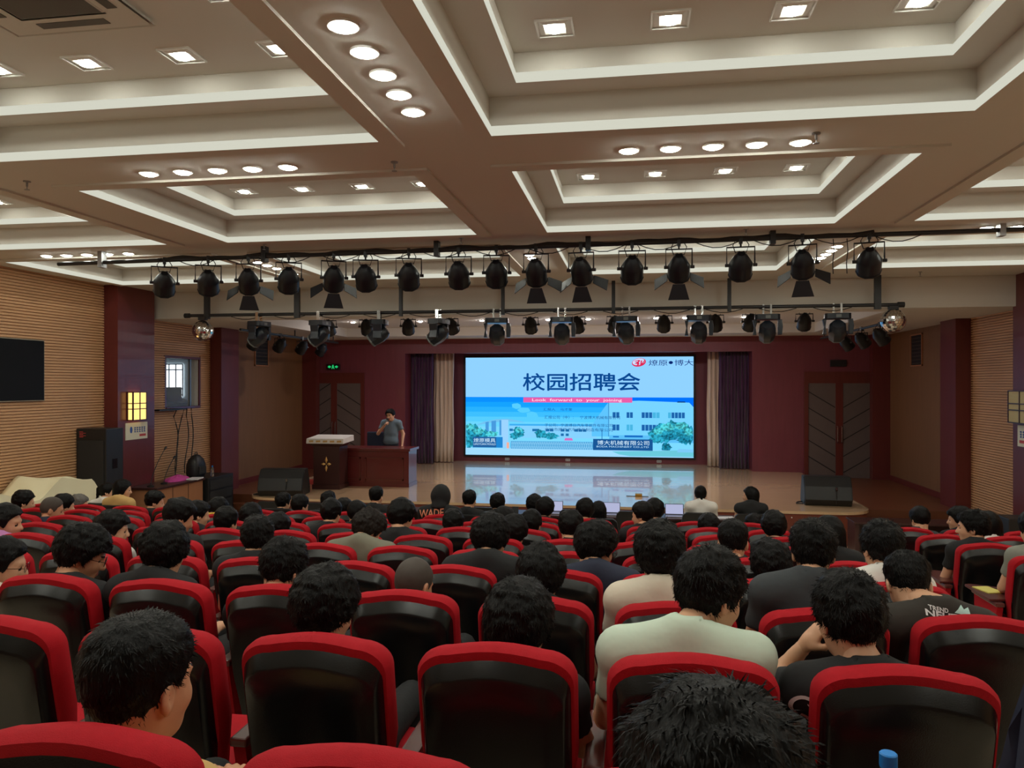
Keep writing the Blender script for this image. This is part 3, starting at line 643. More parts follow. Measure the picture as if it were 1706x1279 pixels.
def mover(side, label, group):
    t = thing('moving_head_light', label, 'stage light', group=group)
    mb = MB()
    for s in (-.06, .06): mb.box((s - .015, -.03, -.13), (s + .015, .03, .04))
    mb.build('clamp', 'chrome', t)
    MB().prism([(-.2, -.1), (-.16, -.14), (.16, -.14), (.2, -.1), (.2, .1), (.16, .14), (-.16, .14), (-.2, .1)], -.22, -.13).build('base_box', 'mover', t, bevel=.006)
    MB().box((-.03, -.142, -.2), (.05, -.138, -.15)).build('display', 'mover_grey', t)
    y = thing('x', 'x', 'x'); bpy.data.objects.remove(y)
    for s in (-1, 1):
        MB().prism([(s * .2 - .03, -.22), (s * .2 + .03, -.22), (s * .215 + .03, -.34), (s * .2 + .03, -.47), (s * .2 - .03, -.47), (s * .185 - .02, -.34)], -.075, .075, 0, Matrix.Rotation(R(90), 4, 'X')).build('yoke_arm', 'mover', t, bevel=.008)
    A = Matrix.Translation((0, 0, -.40)) @ Matrix.Rotation(R(55), 4, 'X')
    hd = MB().lathe([(.02, .17), (.09, .165), (.13, .11), (.15, .0), (.145, -.06), (.125, -.17), (.12, -.2), (.1, -.2)], 8, A @ Matrix.Rotation(R(22.5), 4, 'Z')).build('lamp_head', 'mover', t, True)
    MB().lathe([(.1, -.195), (.001, -.2)], 16, A, cap=False).build('front_lens', 'lens', t)
    MB().lathe([(.128, -.168), (.13, -.185), (.122, -.2)], 8, A @ Matrix.Rotation(R(22.5), 4, 'Z'), cap=False).build('lens_ring', 'mover_grey', t)
    return t
V0 = mover(0, 'dark moving head light pointing down towards the hall on the lower pipe', 'moving heads facing the hall'); uv = [True]
for px, rz in ((828, 5), (936, 2), (1043, -5), (1164, -4), (1278, -6), (1395, -8)):
    loc = (px_x(px, YL_), YL_, ZL_)
    if uv[0]: V0.location = loc; V0.rotation_euler = (0, 0, R(rz)); uv[0] = False
    else: dup(V0, loc, (0, 0, R(rz)))
for px, rz in ((432, 78), (533, 84), (632, 98), (731, 76)):
    dup(V0, (px_x(px, YL_), YL_, ZL_), (0, 0, R(rz)), 'dark moving head light turned sideways on the left half of the lower pipe', 'moving heads turned sideways')
# side pipes inside the stage
for x, px, lab, nl in ((-7.85, 0, 'short black lighting pipe along the left side of the stage', 4), (4.45, 0, 'short black lighting pipe along the right side of the stage', 3)):
    t = thing('lighting_pipe', lab, 'lighting bar', (x, 14.3, ZC + 1.1))
    MB().tube([(0, 0, 0), (0, 5.1, 0)], .026, 8).build('pipe', 'blackmetal', t, True)
    for y in (.3, 2.5, 4.8): MB().tube([(0, y, 0), (0, y, .165)], .014, 6).build('hanger', 'blackmetal', t)
    for k in range(nl):
        dup(P2, (x, 14.9 + k * 1.15, ZC + 1.1), (0, 0, R(60 if x < 0 else -60)), 'small black par can spotlight on the pipe along the %s side of the stage' % ('left' if x < 0 else 'right'), 'side pipe par cans %s' % ('left' if x < 0 else 'right'))
# mirror balls: facets are real
def mirror_ball(px, py, label):
    Y = YL_; t = thing('mirror_ball', label, 'mirror ball', (px_x(px, Y), Y, px_z(px, py, Y)))
    m = bpy.data.materials.get('chrome'); mb = MB(); n, rows, r = 26, 15, .195
    for i in range(rows):
        a, b = -math.pi / 2 + math.pi * i / rows, -math.pi / 2 + math.pi * (i + 1) / rows
        k = max(4, int(n * math.cos((a + b) / 2)))
        for j in range(k):
            c, d = 2 * math.pi * j / k + .02, 2 * math.pi * (j + 1) / k - .02
            P = lambda la, lo: (r * math.cos(la) * math.cos(lo), r * math.cos(la) * math.sin(lo), r * math.sin(la))
            mb.add([P(a + .01, c), P(a + .01, d), P(b - .01, d), P(b - .01, c)], [(0, 1, 2, 3)])
    mt = mb.build('mirror_tiles', 'chrome', t); mt['kind'] = 'stuff'
    MB().lathe([(r * .985 * math.cos(a), r * .985 * math.sin(a)) for a in [-math.pi / 2 + math.pi * i / 14 for i in range(15)]], 24).build('core', 'greymetal', t, True)
    h = ZL_ - t.location.z; MB().tube([(0, 0, r - .01), (0, 0, h - .05)], .008, 6).build('hanging_wire', 'blackmetal', t); MB().box((-.07, -.05, h - .09), (.07, .05, h - .02)).build('motor', 'black', t)
mirror_ball(338, 551, 'silver mirror ball hanging from the left end of the lower pipe'); mirror_ball(1488, 534, 'silver mirror ball hanging from the right end of the lower pipe')
# hanging loose wires on the right
for px in (1388, 1411):
    x = px_x(px, YU); tag(MB().tube([(x, YU, ZU - .02), (x + .01, YU, ZU - .15), (x - .005, YU, ZU - .3), (x, YU, ZU - .42)], .006, 5).build('loose_wire', 'rubber', None, True), 'loose black wire end dangling from the upper lighting pipe', 'cable', 'dangling wire ends')

# ---------------------------------------------------------------- things on the side walls
def sconce(x, s, Y0, Y1, z0, z1, lit, label):
    t = thing('wall_sconce', label, 'wall lamp', (x, (Y0 + Y1) / 2, z0)); hw = (Y1 - Y0) / 2; h = z1 - z0; d = .12
    mt = 'sconce_lit' if lit else 'sconce_off'
    MB().box((min(0, s * d), -hw + .01, .01), (max(0, s * d), hw - .01, h - .01)).build('lamp_shade', mt, t)
    mb = MB()
    for y in (-hw, 0, hw):
        mb.box((s * d - .012, y - .009, 0), (s * d + .012, y + .009, h))
    for z in (0, h * .4, h * .6, h): mb.box((s * d - .012, -hw, z - .008), (s * d + .012, hw, z + .008))
    for y in (-hw, hw):
        for z in (0, h * .4, h * .6, h): mb.box((min(0, s * d), y - .008, z - .008), (max(0, s * d), y + .008, z + .008))
        mb.box((min(0, s * .02), y - .009, 0), (max(0, s * .02), y + .009, h))
    mb.build('lattice_frame', 'lectern', t)
emat('sconce_lit', (1.0, .60, .18), 1.7); mat('sconce_off', srgb(196, 180, 130), 0.6)
sconce(XL + .3, 1, 12.55, 12.93, ZC - .66, ZC - .15, True, 'lit yellow box lantern on the left red pillar'); sconce(XR - .3, -1, 12.75, 13.48, ZC - .62, ZC - .11, False, 'unlit pale box lantern on the right red pillar')
def poster(x, s, Y0, Y1, z0, z1, label):
    t = thing('notice_board', label, 'sign', (x, (Y0 + Y1) / 2, z0)); hw = (Y1 - Y0) / 2; h = z1 - z0
    MB().box((min(0, s * .012), -hw, 0), (max(0, s * .012), hw, h)).build('board', 'poster', t)
    e = s * .0135; q = -s  # reading direction along the wall
    rel = lambda a, b: [(e, (a[0] * 2 - 1) * hw, a[1] * h), (e, (b[0] * 2 - 1) * hw, a[1] * h), (e, (b[0] * 2 - 1) * hw, b[1] * h), (e, (a[0] * 2 - 1) * hw, b[1] * h)]
    MB().add([(e, (.24 * 2 - 1) * hw + .09 * hw * math.cos(k) * 1.3, h * .58 + .2 * h * math.sin(k)) for k in [i * .5 for i in range(13)]], [tuple(range(13))]).build('blue_figure', 'blue_print', t)
    mb = MB()
    for k in range(5):
        for j in range(3): mb.add(rel((.38 + k * .11, .42 + j * .12), (.38 + k * .11 + .075, .42 + j * .12 + .06)), [(0, 1, 2, 3)])
        mb.add(rel((.40 + k * .11, .42), (.42 + k * .11, .74)), [(0, 1, 2, 3)])
    mb.build('lettering', 'blue_print', t); MB().add(rel((.62, .16), (.92, .3)), [(0, 1, 2, 3)]).build('red_seal', 'red_print', t)
poster(XL + .3, 1, 12.5, 13.12, ZC - 1.02, ZC - .71, 'small white notice board with blue lettering under the lit lantern'); poster(XR - .3, -1, 12.65, 13.42, ZC - 1.0, ZC - .66, 'small white notice board with blue print under the unlit lantern')
y1 = XL / px_x(68, 1)
t = thing('wall_television', 'large switched-off black flat screen on the left slatted wall', 'television', (XL, y1 - .85, ZC - .27))
MB().box((.01, -.85, 0), (.07, .85, .97)).build('frame', 'acgrey', t, bevel=.006); MB().box((.0702, -.835, .015), (.073, .835, .955)).build('panel', 'tv', t); MB().box((0, -.3, .3), (.012, .3, .6)).build('wall_mount', 'blackmetal', t)
# speaker stack by the left pillar
zf = floor_z(11.8)
t = thing('loudspeaker', 'tall black loudspeaker cabinet standing on a subwoofer by the left pillar', 'loudspeaker', (-9.08, 11.82, zf + .95))
ht = px_z(160, 714, 11.6) - zf - .95
MB().box((-.28, -.22, 0), (.28, .22, ht)).build('cabinet', 'black', t, bevel=.012)
MB().box((-.24, -.232, .06), (.24, -.222, ht - .2)).build('grille', 'rubber', t); MB().box((.281, -.06, ht * .42), (.286, .06, ht * .56)).build('handle', 'black_gloss', t)
mb = MB()
for k in range(5): mb.add([(-.22, -.2225, ht - .06 - k * .022), (-.22 + .07 + .05 * (k % 2), -.2225, ht - .06 - k * .022), (-.22 + .07 + .05 * (k % 2), -.2225, ht - .05 - k * .022), (-.22, -.2225, ht - .05 - k * .022)], [(0, 1, 2, 3)])
mb.build('sticker', 'red_print', t)
t = thing('subwoofer', 'black subwoofer cabinet under the tall loudspeaker by the left pillar', 'loudspeaker', (-9.05, 11.82, zf - .02))
MB().box((-.31, -.26, 0), (.31, .26, .97)).build('cabinet', 'black', t, bevel=.012); MB().box((-.27, -.272, .08), (.27, -.262, .9)).build('grille', 'rubber', t)
# cloth covered piano on the left
def draped():
    mb = MB(); nx, ny = 46, 20; vs = []; x0, x1, ya, yb = -9.32, -8.36, 8.6, 11.52
    zft = lambda y: floor_z(y)
    for i in range(nx + 1):
        for j in range(ny + 1):
            y = ya + (yb - ya) * i / nx; s = j / ny
            # profile across: wall side top -> front edge -> hangs to the floor
            top = 1.36 - .10 * math.sin((y - ya) * 1.1) + .04 * math.sin(y * 5)
            if y < 9.9: top *= .80
            elif y < 10.3: top *= .80 + .2 * (y - 9.9) / .4
            endf = min(1.0, (yb - y) / .55); top *= (.12 + .88 * endf ** .6)
            if s < .45: x = x0 + (x1 - .2 - x0) * s / .45; z = top + .02 * math.sin(y * 9 + x * 5)
            else:
                q = (s - .45) / .55; x = x1 - .2 + .2 * q ** 1.5 + .05 * q * math.sin(y * 11 + 1.5 * math.sin(y * 3)); z = top * (1 - q) ** 1.0 + .015 * math.sin(y * 7) * (1 - q)
            vs.append((x, y, zft(y) + max(z, .012)))
    fs = [(i * (ny + 1) + j, (i + 1) * (ny + 1) + j, (i + 1) * (ny + 1) + j + 1, i * (ny + 1) + j + 1) for i in range(nx) for j in range(ny)]
    mb.add(vs, fs); o = mb.build('covered_piano', 'cloth_cream', None, True)
    so = o.modifiers.new('thickness', 'SOLIDIFY'); so.thickness = .01
    return tag(o, 'piano shaped furniture under a cream dust sheet by the left wall', 'covered furniture')
draped()
# side desk with microphones, amplifier rack, backpack
zf = floor_z(13.3)
t = thing('side_desk', 'light wooden desk with microphones beside the left pillar', 'desk', (-8.78, 13.3, zf)); dh = px_z(300, 804, 13.3) - zf
MB().box((-.28, -.75, 0), (.26, .75, dh - .04)).build('desk_body', 'deskwood', t); MB().box((-.3, -.78, dh - .04), (.3, .78, dh)).build('desk_top', 'lectern', t, bevel=.006)
for y in (-.25, .25): MB().box((.26, y - .006, .03), (.264, y + .006, dh - .05)).build('panel_joint', 'door_line', t)
for i, (y, l, lean) in enumerate(((-.62, .62, .42), (-.22, .42, .3))):
    m_ = thing('gooseneck_microphone', ('tall' if i == 0 else 'short') + ' gooseneck microphone on the light wooden side desk', 'microphone', (-8.72, 13.3 + y, zf + dh))
    MB().lathe([(.06, 0), (.06, .02), (.03, .035)], 12).build('base', 'black', m_, True); pts = [(0, lean * (k / 6) ** 1.5, .03 + l * k / 6) for k in range(7)]
    MB().tube(pts, .008, 6).build('gooseneck', 'blackmetal', m_, True); MB().tube([pts[-1], (0, lean + .05, l + .07)], [.016, .02], 8).build('capsule', 'black', m_, True)
def cloth_lump(name, loc, rx, ry, h, mt, label, cat, seed=0):
    rn = random.Random(seed); mb = MB(); n, rows = 22, 6; rings = []
    for i in range(rows + 1):
        f = i / rows; rings.append([((rx * (1 - f ** 2.2) + .001) * math.cos(a) * (1 + .12 * math.sin(3 * a + seed) + .06 * math.sin(7 * a + i)), (ry * (1 - f ** 2.2) + .001) * math.sin(a) * (1 + .1 * math.sin(4 * a + seed * 2)), h * f * (1 + .12 * math.sin(5 * a + i))) for a in [2 * math.pi * j / n for j in range(n)]])
    mb.loft(rings); return tag(mb.build(name, mt, None, True, loc), label, cat)
cloth_lump('folded_cloth', (-8.82, 13.66, zf + dh), .17, .34, .1, 'pink_cloth', 'bright pink cloth lying on the light wooden side desk', 'cloth', 3)
tag(MB().box((-.1, -.22, 0), (.12, .1, .02)).build('paper_stack', 'paper', None, loc=(-8.6, 13.93, zf + dh + .0), rot=(0, 0, .2)), 'stack of white papers beside the pink cloth on the side desk', 'paper')
t = thing('amplifier_rack', 'black amplifier rack case beside the light wooden side desk', 'rack case', (-8.8, 14.6, zf)); rh = px_z(360, 792, 14.6) - zf
MB().box((-.35, -.46, 0), (.35, .5, rh)).build('case', 'black', t, bevel=.01)
for k in range(4): MB().box((.35, -.4, .12 + k * .22), (.356, .44, .3 + k * .22)).build('rack_unit', 'rubber', t)
def backpack(loc):
    t = thing('backpack', 'black backpack standing on the amplifier rack', 'bag', loc); mb = MB(); rings = []
    for z, wx, wy in ((0, .12, .2), (.08, .14, .22), (.25, .14, .21), (.36, .11, .17), (.44, .05, .08), (.46, .01, .02)):
        rings.append([(wx * math.copysign(abs(math.cos(a)) ** .6, math.cos(a)), wy * math.copysign(abs(math.sin(a)) ** .6, math.sin(a)), z) for a in [2 * math.pi * j / 20 for j in range(20)]])
    mb.loft(rings).build('bag_body', 'black', t, True); MB().tube([(.0, -.05, .44), (0, -.03, .5), (0, .03, .5), (0, .05, .44)], .01, 6).build('carry_loop', 'rubber', t, True)
    MB().box((.13, -.12, .06), (.16, .12, .22)).build('front_pocket', 'rubber', t, bevel=.01); MB().tube([(-.1, .15, .36), (-.02, .24, .25), (-.1, .18, .05)], .014, 6).build('shoulder_strap', 'rubber', t, True)
backpack((-8.85, 14.35, zf + rh))
def bottle(loc, label, h=.22, r=.032):
    t = thing('water_bottle', label, 'bottle', loc)
    MB().lathe([(r * .8, 0), (r, .012), (r, h * .3), (r * .93, h * .34), (r, h * .38), (r, h * .62), (r * .9, h * .74), (r * .45, h * .88), (r * .42, h * .92)], 18).build('bottle_body', 'pet', t, True)
    MB().lathe([(r * .5, h * .89), (r * .52, h * .9), (r * .52, h), (r * .45, h * 1.01)], 14).build('cap', 'cap_blue', t, True)
bottle((-8.55, 14.45, zf + rh), 'water bottle beside the black backpack on the rack')

# ---------------------------------------------------------------- stage furniture
lx0, lx1 = px_x(520, 15.8), px_x(567, 15.8)
t = thing('lectern', 'dark lectern with a gold four-petal emblem and a white draped top', 'lectern', ((lx0 + lx1) / 2, 16.05, ZST)); hw = (lx1 - lx0) / 2
MB().loft([[(-hw * .92, -.24, 0), (hw * .92, -.24, 0), (hw * .92, .24, 0), (-hw * .92, .24, 0)], [(-hw * .92, -.24, .93), (hw * .92, -.24, .93), (hw * .92, .24, .93), (-hw * .92, .24, .93)], [(-hw * 1.2, -.3, 1.0), (hw * 1.2, -.3, 1.0), (hw * 1.2, .26, 1.04), (-hw * 1.2, .26, 1.04)]]).build('body', 'lectern', t)
MB().box((-hw * .98, -.27, 0), (hw * .98, .27, .1)).build('plinth', 'lectern', t)
mb = MB(); n = 24; tp = []
MB().loft([[(-hw * 1.32, -.34 + .01 * math.sin(0), 1.0), (hw * 1.32, -.34, 1.0), (hw * 1.32, .3, 1.03), (-hw * 1.32, .3, 1.03)], [(-hw * 1.3, -.33, 1.11), (hw * 1.3, -.33, 1.11), (hw * 1.3, .3, 1.16), (-hw * 1.3, .3, 1.16)]]).build('top_drape', 'sh_white', t, bevel=.012)
for k in range(5): MB().add([(-hw * 1.1 + k * .16, -.3445, 1.03), (-hw * 1.1 + k * .16 + .1, -.3445, 1.035), (-hw * 1.1 + k * .16 + .1, -.343, 1.075), (-hw * 1.1 + k * .16, -.343, 1.07)], [(0, 1, 2, 3)]).build('drape_pattern', 'sh_tan', t)
em = MB()
for k in range(4):
    q = Matrix.Translation((0, -.243, .55)) @ Matrix.Rotation(k * math.pi / 2, 4, 'Y'); L = .17 if k % 2 == 0 else .12
    em.add([q @ Vector(v) for v in ((0, 0, .01), (.03, -.006, L * .5), (0, 0, L), (-.03, -.006, L * .5), (0, -.016, L * .5))], [(0, 1, 4), (1, 2, 4), (2, 3, 4), (3, 0, 4)])
em.build('gold_emblem', 'gold', t)
dx0, dx1, dy0 = px_x(572, 16.4), px_x(681, 16.4), 16.4
t = thing('stage_desk', 'red-brown wooden stage desk with a framed front panel behind which the speaker stands', 'desk', ((dx0 + dx1) / 2 - .3, dy0, ZST)); hw = (dx1 - dx0) / 2 + .3; dh = .86
MB().box((-hw, 0, 0), (hw, .62, dh - .06)).build('carcass', 'desk_dark', t); MB().box((-hw - .04, -.05, dh - .06), (hw + .04, .68, dh)).build('top', 'desk_dark', t, bevel=.01)
for a, b in ((-hw + .1, -hw * .05), (hw * .05, hw - .12)):
    mb = MB()
    for p, q, r, s in ((a, b, .14, .17), (a, b, .62, .65), (a, a + .03, .14, .65), (b - .03, b, .14, .65)): mb.box((p, -.018, r), (q, 0, s))
    mb.build('panel_moulding', 'frame_red', t)
MB().box((-hw - .01, -.012, 0), (hw + .01, .63, .08)).build('plinth', 'desk_dark', t)
t = thing('office_chair', 'dark blue office chair behind the stage desk', 'chair', (px_x(628, 17.4) - .1, 17.55, ZST))
MB().box((-.28, .2, .52), (.28, .28, 1.14)).build('backrest', 'sh_navy', t, bevel=.03); MB().box((-.27, -.25, .42), (.27, .22, .52)).build('seat', 'sh_navy', t, bevel=.03); MB().tube([(0, 0, .06), (0, 0, .43)], .03, 10).build('gas_column', 'greymetal', t, True)
for k in range(5): MB().tube([(0, 0, .08), (.27 * math.cos(k * 1.2566), .27 * math.sin(k * 1.2566), .05)], .02, 6).build('leg', 'black', t, True); MB().lathe([(.03, -.02), (.03, .02)], 10, Matrix.Translation((.27 * math.cos(k * 1.2566), .27 * math.sin(k * 1.2566), .03)) @ Matrix.Rotation(R(90), 4, 'X')).build('caster', 'rubber', t, True)
def wedge(x0, x1, Y, label, rz=0):
    t = thing('stage_monitor', label, 'loudspeaker', ((x0 + x1) / 2, Y, ZST), (0, 0, rz)); hw = (x1 - x0) / 2
    prof = [(-.28, .02), (-.34, .12), (-.26, .36), (-.12, .54), (.12, .54), (.3, .12), (.3, .0), (-.24, .0)]
    mb = MB(); mb.loft([[(x, y, z) for y, z in prof] for x in (-hw, hw)]); mb.build('cabinet', 'black', t, bevel=.01)
    for s in (-1, 1): MB().loft([[(s * hw * x, y * .9, .03 + z * .92) for y, z in prof] for x in (1.0, 1.02)]).build('end_panel', 'black', t)
    q = MB(); q.add([(-hw * .93, .285, .14), (hw * .93, .285, .14), (hw * .93, .125, .52), (-hw * .93, .125, .52)], [(0, 1, 2, 3)]); 
    MB().box((.12, -.3 - .02, .3), (.16, -.24, .36)).build('connector_plate', 'chrome', t); MB().tube([(.14, -.3, .3), (.14, -.34, .2), (.13, -.32, .05)], .008, 5).build('plug_cable', 'rubber', t, True)
    MB().tube([(-hw, .1, .02), (-hw - .1, .0, .02), (-hw - .14, -.15, .02), (-hw - .02, -.2, .02)], .012, 6).build('foot_bar', 'blackmetal', t, True)
wedge(px_x(440, 14.95), px_x(508, 14.95), 14.95, 'black wedge floor monitor on the stage edge beside the lectern', R(8)); wedge(px_x(1338, 15.4), px_x(1414, 15.4), 15.4, 'black wedge floor monitor on the rounded stage corner before the right doors', R(-4))
t = thing('floor_socket', 'small brass floor socket box with a cable on the stage floor', 'socket', (px_x(1064, 15.8), 15.8, ZST))
MB().box((-.07, -.07, 0), (.07, .07, .06)).build('brass_box', 'brass', t, bevel=.006); MB().tube([(-.25, 0, .008), (.2, -.02, .008)], .007, 5).build('cable', 'rubber', t, True)
tag(MB().box((-.09, -.09, 0), (.09, .09, .1)).build('plant_pot', 'red_print', None, loc=(px_x(515, 16.4), 16.6, ZST)), 'small red box on the stage floor beside the lectern', 'box')

# ---------------------------------------------------------------- front row tables, chairs and laptops
zf = floor_z(12.8); th = .75
def front_table(x0, x1, label, Y=12.75):
    t = thing('front_table', label, 'table', ((x0 + x1) / 2, Y, zf)); hw = (x1 - x0) / 2
    MB().box((-hw, -.25, th - .03), (hw, .25, th)).build('table_top', 'lectern', t, bevel=.004); MB().box((-hw + .03, .2, .1), (hw - .03, .22, th - .03)).build('modesty_panel', 'lectern', t)
    for sx in (-1, 1):
        MB().box((sx * (hw - .05) - .03, -.22, 0), (sx * (hw - .05) + .03, .22, th - .03)).build('leg', 'lectern', t)
front_table(-5.6, -3.3, 'dark front table whose left end stands before the lectern'); front_table(-3.28, -1.0, 'dark front table before the LED screen with an open laptop'); front_table(-.98, 2.1, 'dark front table where the two women sit'); front_table(px_x(1419, 12.8), 5.5, 'brown front table before the right block of seats', 12.9)
emat('laptop_lit', srgb(196, 200, 236), 0.8)
def laptop(px, label):
    t = thing('laptop', label, 'laptop', (px_x(px, 12.72), 12.72, zf + th))
    MB().box((-.15, -.12, 0), (.15, .1, .016)).build('keyboard_base', 'greymetal', t); q = Matrix.Translation((0, .1, .016)) @ Matrix.Rotation(R(-14), 4, 'X')
    MB().box((-.15, 0, 0), (.15, .008, .175), 0, q).build('lid', 'black', t); MB().add([q @ Vector(v) for v in ((-.14, -.001, .012), (.14, -.001, .012), (.14, -.001, .167), (-.14, -.001, .167))], [(0, 1, 2, 3)]).build('display', 'laptop_lit', t)
laptop(922, 'open laptop with pale lit display left of the middle of the front tables'); laptop(1018, 'open laptop with pale lit display in the middle of the front tables'); laptop(1124, 'open laptop with pale lit display beside the woman in white'); 
tag(MB().box((-.15, -.1, 0), (.15, .1, .012)).build('paper_stack', 'paper', None, loc=(px_x(1207, 12.7), 12.7, zf + th), rot=(0, 0, .15)), 'white papers on the front table between the two women', 'paper')
def black_chair(x, Y):
    t = thing('conference_chair', 'black padded conference chair at the front tables', 'chair', (x, Y, floor_z(Y)), group='black front row chairs')
    rings = []
    for z, hw, y in ((.46, .23, .0), (.6, .26, -.02), (.8, .27, -.05), (.92, .25, -.07), (.96, .2, -.075)): rings.append([(-hw, y - .035, z), (hw, y - .035, z), (hw, y + .035, z), (-hw, y + .035, z)])
    MB().loft(rings).build('backrest', 'black', t, bevel=.012); MB().box((-.25, .0, .42), (.25, .46, .5)).build('seat', 'black', t, bevel=.02)
    for sx in (-1, 1):
        for y in (.02, .42): MB().tube([(sx * .22, y, 0), (sx * .21, y, .43)], .014, 6).build('leg', 'greymetal', t, True)
    return t
xs_c = [px_x(p, 11.9) for p in (455, 520, 590, 660, 800, 960, 1055, 1165)]
bc = black_chair(xs_c[0], 11.9)
for x in xs_c[1:]: dup(bc, (x, 11.9, floor_z(11.9)))
# ---------------------------------------------------------------- auditorium seats
PITCH, ROWP, Y0R = .6, .95, 1.335
def row_y(k): return Y0R + ROWP * k
def outline(hw, h, r, hb, z0, arch=.018, n=7):
    # closed outline in (x, z): bottom left, up the left side, rounded top, down
    p = [(-hb, z0), (-hw, z0 + (h - z0) * .45)]
    for i in range(n + 1):
        t = math.pi - (math.pi / 2) * i / n; p.append((-hw + r + r * math.cos(t), h - r * .8 + r * .8 * math.sin(t)))
    for i in range(1, 6): f = i / 6; x = (-hw + r) + (2 * hw - 2 * r) * f; p.append((x, h + arch * math.sin(math.pi * f)))
    for i in range(n + 1):
        t = math.pi / 2 - (math.pi / 2) * i / n; p.append((hw - r + r * math.cos(t), h - r * .8 + r * .8 * math.sin(t)))
    p += [(hw, z0 + (h - z0) * .45), (hb, z0)]; return p
TILT = R(11)
def tl(x, y, z):  # back frame: pivot at (0, .17, .40)
    c, s = math.cos(TILT), math.sin(TILT); return (x, .17 + y * c - z * s, .40 + y * s + z * c)
def ring(o, y, dz=0): return [tl(x, y, z) for x, z in o]
seat0 = thing('auditorium_seat', 'x', 'seat', group='red auditorium seats')
O = outline
mb = MB(); mb.loft([ring(O(.232, .555, .085, .19, .03), .075), ring(O(.247, .592, .095, .205, .02), .062), ring(O(.255, .607, .105, .21, .01), .03), ring(O(.255, .610, .105, .21, .005), .0), ring(O(.246, .603, .10, .205, .005), -.022), ring(O(.22, .57, .09, .18, .01), -.03)])
mb.build('back_cushion', 'red', seat0, True)
mb = MB(); mb.loft([ring(O(.235, .575, .095, .2, -.06), -.012), ring(O(.237, .578, .095, .202, -.06), -.028), ring(O(.222, .542, .088, .19, -.06), -.062), ring(O(.214, .532, .084, .184, -.055), -.07), ring(O(.15, .44, .06, .13, -.02), -.073)], 0)
mb.build('back_shell', 'shell', seat0, True)
def seat_cush():
    rings = []
    for z, d in ((.395, .02), (.41, 0), (.46, 0), (.482, .012), (.49, .05)):
        a, b, y0, y1 = -.235 + d, .235 - d, .19 + d, .63 - d; r = .06; pts = []
        for cx, cy, t0 in ((b - r, y1 - r, 0), (a + r, y1 - r, 90), (a + r, y0 + r, 180), (b - r, y0 + r, 270)):
            for k in range(5): t = R(t0 + k * 22.5); pts.append((cx + r * math.cos(t), cy + r * math.sin(t), z))
        rings.append(pts)
    return MB().loft(rings)
seat_cush().build('seat_cushion', 'red', seat0, True)
MB().box((-.225, .2, .37), (.225, .58, .397)).build('seat_pan', 'shell', seat0)
def arm_mesh():
    mb = MB(); mb.prism([(.16, 0.02), (.58, .02), (.5, .3), (.52, .6), (.13, .6), (.2, .3)], -.022, .022, 0, Matrix(((0, 0, 1, 0), (1, 0, 0, 0), (0, 1, 0, 0), (0, 0, 0, 1)))); return mb
def arm(x, parent):
    a = arm_mesh().build('armrest', 'red', parent, loc=(x, 0, 0)); MB().box((-.032, .12, .6), (.032, .55, .63)).build('arm_top', 'armwood', a, bevel=.008); MB().box((-.05, .2, -.06), (.05, .56, .03)).build('foot', 'blackmetal', a); return a
armL = arm(-.3, seat0)
seat0.location = (0, -50, 0)
GRID = {}
ROW_SHIFT = {5: -.12, 8: -.08}
def seat_cols(k):
    if k == -1: return [.13]
    if k == 0: return [-1.73, -1.13, -.53, .07, .67]
    lo, hi = -1.03 - .6 * 9, 1.37
    cols = [-1.03 + .6 * i for i in range(-11, 5)]
    lim = {1: -2.9, 2: -3.5, 3: -4.1, 4: -5.3, 5: -6.0, 6: -7.1}.get(k, -7.7)
    cols = [c for c in cols if c > lim]
    cols = [c + ROW_SHIFT.get(k, 0) for c in cols]
    if k >= 5: cols += [3.0, 3.6, 4.2, 4.8]
    elif k == 4: cols += [3.0]
    return cols
first_seat = True
for k in range(-1, 9):
    for x in seat_cols(k):
        y = row_y(k); loc = (x, y, floor_z(y + .3))
        s = dup(seat0, loc)
        GRID[(k, round(x, 2))] = s
        nxt = [c for c in seat_cols(k) if abs(c - x - .6) < .05]
        if not nxt:
            a = armL.copy(); COL.objects.link(a); a.parent = s; a.location = (.3, 0, 0)
            for g in armL.children: q = g.copy(); COL.objects.link(q); q.parent = a
for c in list(seat0.children):
    for g in list(c.children): bpy.data.objects.remove(g)
    bpy.data.objects.remove(c)
bpy.data.objects.remove(seat0)
for s in GRID.values(): s['label'] = 'empty red auditorium seat with a black plastic back'; s['group'] = 'empty red auditorium seats'; s['category'] = 'seat'
def seat_near(k, x):
    c = min(seat_cols(k), key=lambda v: abs(v - x)); return GRID[(k, round(c, 2))]
def tablet(seat, side=-1):
    mb = MB(); mb.prism([(-.06, .16), (.24, .2), (.27, .5), (-.02, .62), (-.06, .6)] if side < 0 else [(.06, .16), (-.24, .2), (-.27, .5), (.02, .62), (.06, .6)], .632, .65)
    return mb.build('writing_tablet', 'armwood', seat, loc=(side * .3, 0, 0), bevel=.004)
tb = [tablet(seat_near(5, 3.0)), tablet(seat_near(6, 3.0)), tablet(seat_near(0, .67))]
s = seat_near(5, 3.0); tag(MB().box((-.05, -.09, 0), (.08, .1, .006)).build('booklet', 'paper_yellow', None, loc=(s.location.x - .27, s.location.y + .42, s.location.z + .65), rot=(0, 0, .25)), 'yellow printed slip on the writing tablet of a seat in the right block', 'booklet')
s = seat_near(0, .67); bottle((s.location.x - .12, s.location.y + .45, s.location.z + .65), 'clear water bottle with a blue cap behind an empty red seat', .262, .036)
